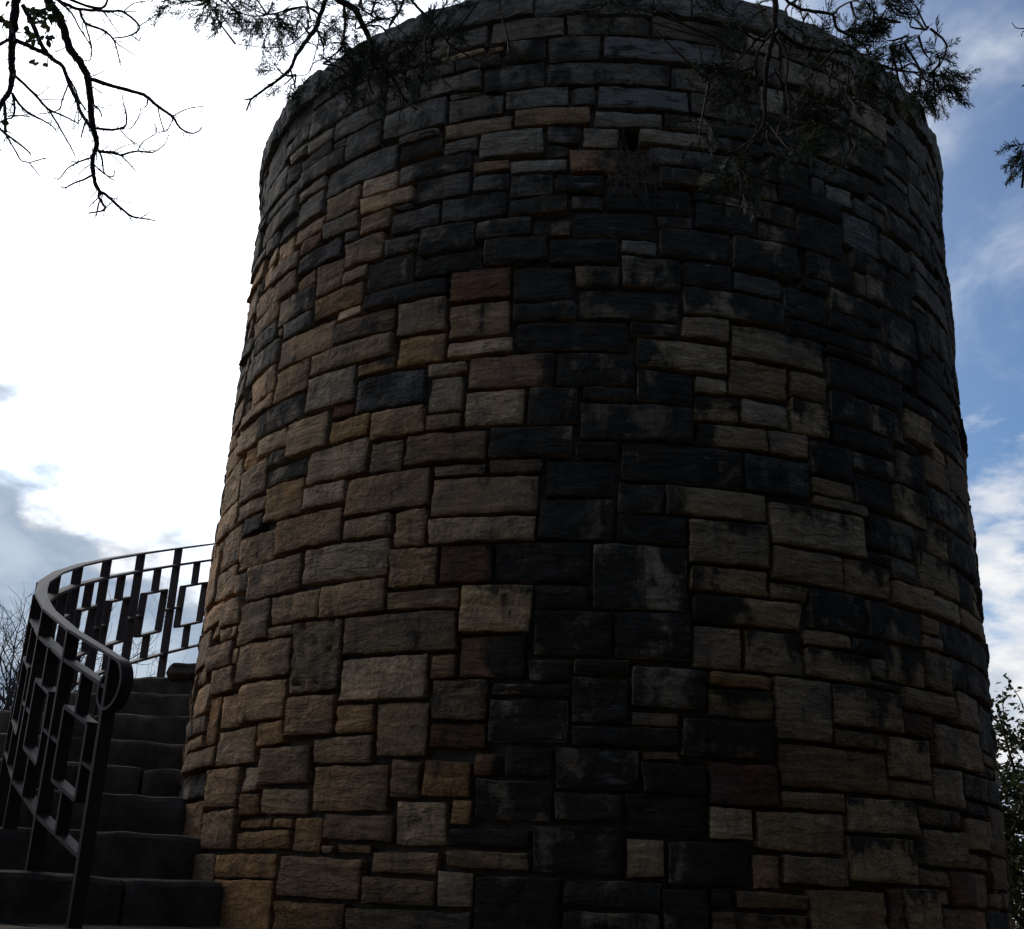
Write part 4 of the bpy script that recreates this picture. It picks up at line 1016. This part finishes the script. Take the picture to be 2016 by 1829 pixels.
bm_.build('branches', M_BARKJ, jun2, smooth=True, off=jun_root2)

# unseen crowns of the two junipers above and behind the lens, added for shading
for root, tgt, par, seed in ((jun_root, hub1, jun1, 31), (jun_root2, hub2, jun2, 32)):
    rc = random.Random(seed)
    lim = MB(); cls, lns = [], []
    top = root + Vector((0, 0, 3.2))
    for k in range(26):
        a = rc.uniform(0, 2 * math.pi)
        e = top + Vector((math.cos(a) * rc.uniform(.6, 2.0), math.sin(a) * rc.uniform(.5, 1.7) - .4, rc.uniform(-.6, 2.6)))
        dd = e - EYE
        if dd.dot(fw) > 0 and 914.5 - FPX * dd.dot(up) / dd.dot(fw) > -420: continue
        l = smooth_line([root + Vector((0, 0, rc.uniform(2.2, 3.6))), (top + e) / 2 + Vector((0, 0, .15)), e], 4)
        lim.tube(l, [.03 - .003 * i for i in range(len(l))], 6)
        lns.append(l)
        for m in range(5):
            cls.append((e + Vector((rc.gauss(0, .3), rc.gauss(0, .3), rc.gauss(0, .25))), .35, 3.2))
    lim.build('limbs', M_BARKJ, par, smooth=True, off=root)
    foliage('crown', cls, lns, M_JUN, par, root, rc, .05, None, COARSE)

# ------------------------------------------------------------------ trees beyond the tower
def bare_tree(loc, H, seed, label, group):
    r = random.Random(seed)
    root = empty('bare_tree', loc, label=label, cat='tree', group=group)
    tk, br = MB(), MB()
    def grow(p, d, L, rad, lev):
        pts, rr = [p], [rad]
        n = 5
        for i in range(n):
            d = (d + Vector((r.gauss(0, .13), r.gauss(0, .13), r.gauss(.04, .10)))).normalized()
            pts.append(pts[-1] + d * L / n); rr.append(rad * (1 - .45 * (i + 1) / n))
        (tk if lev == 0 else br).tube(pts, rr, 7 if lev < 2 else 4 if lev < 4 else 3, lev < 2)
        if lev >= 5: return
        k = (5, 5, 4, 4, 4)[lev]
        for j in range(k):
            i = n if j == 0 else r.randint(2, n)
            a = Vector((r.gauss(0, 1), r.gauss(0, 1), r.gauss(.2, .6))).normalized()
            grow(pts[i], (d * .8 + a * .75).normalized(), L * r.uniform(.55, .78), rr[i] * .84, lev + 1)
    grow(Vector(loc), Vector((r.gauss(0, .06), r.gauss(0, .06), 1)).normalized(), H * .30, H * .014, 0)
    tk.build('trunk', M_BARK, root, smooth=True, off=Vector(loc))
    br.build('branches', M_BARK, root, smooth=True, off=Vector(loc))
def az_pt(u, dist):
    d = P(u, 1400, 1) - EYE
    d.z = 0
    return EYE + d.normalized() * dist
for u, dist, H, sd, lab in ((-60, 22, 10.5, 3, 'bare winter tree far left beyond the railing, at the frame edge'), (70, 27, 11.5, 5, 'bare winter tree seen through the railing posts at the left'),
                            (215, 30, 11.6, 8, 'bare winter tree seen through the middle of the railing'), (335, 33, 12.4, 14, 'bare winter tree peeping above the upper steps beside the tower')):
    q = az_pt(u, dist)
    bare_tree((q.x, q.y, -1.4), H, sd, lab, 'bare trees beyond the stair')

def leafy(name, loc, crown, label, seed, n_leaf, lsize, group=None, limbs=7, sparse=.55):
    """evergreen oak: trunk, crooked limbs, leaves in clumps through the crown"""
    r = random.Random(seed)
    loc = Vector(loc)
    root = empty(name, loc, label=label, cat='tree', group=group)
    c, rad = Vector(crown[0]), Vector(crown[1])
    tk = MB(); br = MB()
    top = Vector((c.x + r.gauss(0, .1), c.y, c.z - rad.z * .2))
    trunk(tk, [loc + Vector((0, 0, -.2)), loc.lerp(top, .5) + Vector((r.gauss(0, .1), r.gauss(0, .1), 0)), top], [.12, .10, .06])
    tk.build('trunk', M_BARK, root, smooth=True, off=loc)
    tips = []
    for k in range(limbs * 5):
        d = Vector((r.gauss(0, 1), r.gauss(0, 1), r.gauss(.1, 1))).normalized()
        e = c + Vector((d.x * rad.x, d.y * rad.y, d.z * rad.z)) * r.uniform(.65, 1.0)
        st = loc.lerp(top, r.uniform(.5, 1.0))
        m = st.lerp(e, .5) + Vector((r.gauss(0, .12), r.gauss(0, .12), r.gauss(.1, .12)))
        l = smooth_line([st, m, e], 5)
        br.tube(l, [.032 * (1 - .085 * i) for i in range(len(l))], 5)
        for i in range(3, len(l)):
            for q in range(2):
                d2 = Vector((r.gauss(0, 1), r.gauss(0, 1), r.gauss(.1, .8))).normalized() * r.uniform(.12, .34)
                br.tube([l[i], l[i] + d2 * .5 + Vector((0, 0, r.gauss(0, .02))), l[i] + d2], [.006, .004, .002], 3, False)
                tips.append((l[i], l[i] + d2))
    br.build('branches', M_BARK, root, smooth=True, off=loc)
    lv = MB()
    for k in range(n_leaf):
        a, b = tips[r.randrange(len(tips))]
        p = a.lerp(b, r.uniform(.3, 1.05)) + Vector((r.gauss(0, .03), r.gauss(0, .03), r.gauss(0, .03)))
        leaf(lv, p, Vector((r.gauss(0, 1), r.gauss(0, 1), r.gauss(0, .8))), Vector((r.gauss(0, .6), r.gauss(0, .6), 1)), lsize * r.uniform(.7, 1.2), lsize * r.uniform(.22, .34))
    tag(lv.build('leaves', M_OAK, root, off=loc), kind='stuff')

q = az_pt(2105, 9.2)
leafy('evergreen_oak', (q.x + .3, q.y, -.2), ((q.x, q.y, 1.85), (1.0, 1.2, 1.65)), 'evergreen oak with small olive leaves beside the right foot of the tower', 41, 38000, .048, limbs=18)
q = az_pt(-40, 11)
leafy('evergreen_bush', (q.x, q.y, -.5), ((q.x, q.y, 1.6), (.9, .9, .75)), 'low green bush at the left edge behind the railing', 43, 2600, .06, limbs=4)

# ------------------------------------------------------------------ unseen trees added behind and right of the lens to darken the tower front
def shade_tree(seed):
    r = random.Random(seed)
    tk, lv = MB(), MB()
    trunk(tk, [(0, 0, -.3), (.1, .05, 2.2), (-.05, .1, 4.5), (.1, 0, 7.5)], [.22, .18, .13, .04])
    for k in range(14):
        z = r.uniform(1.6, 6.5); a = r.uniform(0, 6.28); L = r.uniform(1.4, 2.6) * (1 - (z - 1.6) / 9)
        e = Vector((math.cos(a) * L, math.sin(a) * L, z + r.uniform(.2, .9)))
        l = smooth_line([(0, 0, z), e * .5 + Vector((0, 0, z * .5)), e], 3)
        tk.tube(l, [.06 * (1 - .12 * i) for i in range(len(l))], 5)
        for m in range(330):
            t = r.uniform(.25, 1.08)
            p = Vector((0, 0, z)).lerp(e, t) + Vector((r.gauss(0, .38), r.gauss(0, .38), r.gauss(0, .34)))
            leaf(lv, p, Vector((r.gauss(0, 1), r.gauss(0, 1), r.gauss(0, .8))), Vector((r.gauss(0, .7), r.gauss(0, .7), 1)), r.uniform(.14, .26), r.uniform(.04, .07))
    return tk, lv
protos = []
spots = [(5.6, 3.0), (6.4, .2), (5.0, -2.6), (3.2, -4.8), (.4, -5.4), (-2.2, -4.6), (-4.6, -3.2), (7.8, 5.6), (7.6, -2.6), (2.0, -8.0), (-4.4, -6.8), (-1.0, -8.4), (9.6, 2.4)]
LOCW = ['right of the viewpoint, nearest the tower', 'right of the viewpoint, level with the viewpoint', 'behind the viewpoint to the right, nearer of two', 'behind the viewpoint to the right, in the second gap', 'directly behind the viewpoint', 'behind the viewpoint to the left, nearer', 'left rear of the viewpoint',
        'far right beside the evergreen oak', 'far right rear of the added trees', 'far behind the viewpoint to the right', 'far behind the viewpoint to the left', 'far directly behind the viewpoint', 'farthest right of the added trees']
rw = random.Random(77)
for k, (x, y) in enumerate(spots):
    root = empty('added_shade_tree', (x, y, -.1), label='dense evergreen tree added out of view for shade, ' + LOCW[k], cat='tree', group='unseen evergreens added to shade the tower')
    root.rotation_euler = (0, 0, rw.uniform(0, 6.28)); root.scale = (1, 1, rw.uniform(.85, 1.15))
    if k < 2:
        tk, lv = shade_tree(60 + k)
        a = tk.build('trunk', M_BARK, root, smooth=True); b = lv.build('crown', M_OAK, root)
        protos.append((a, b))
    else:
        for src in protos[k % 2]:
            c = src.copy(); COL.objects.link(c); c.parent = root
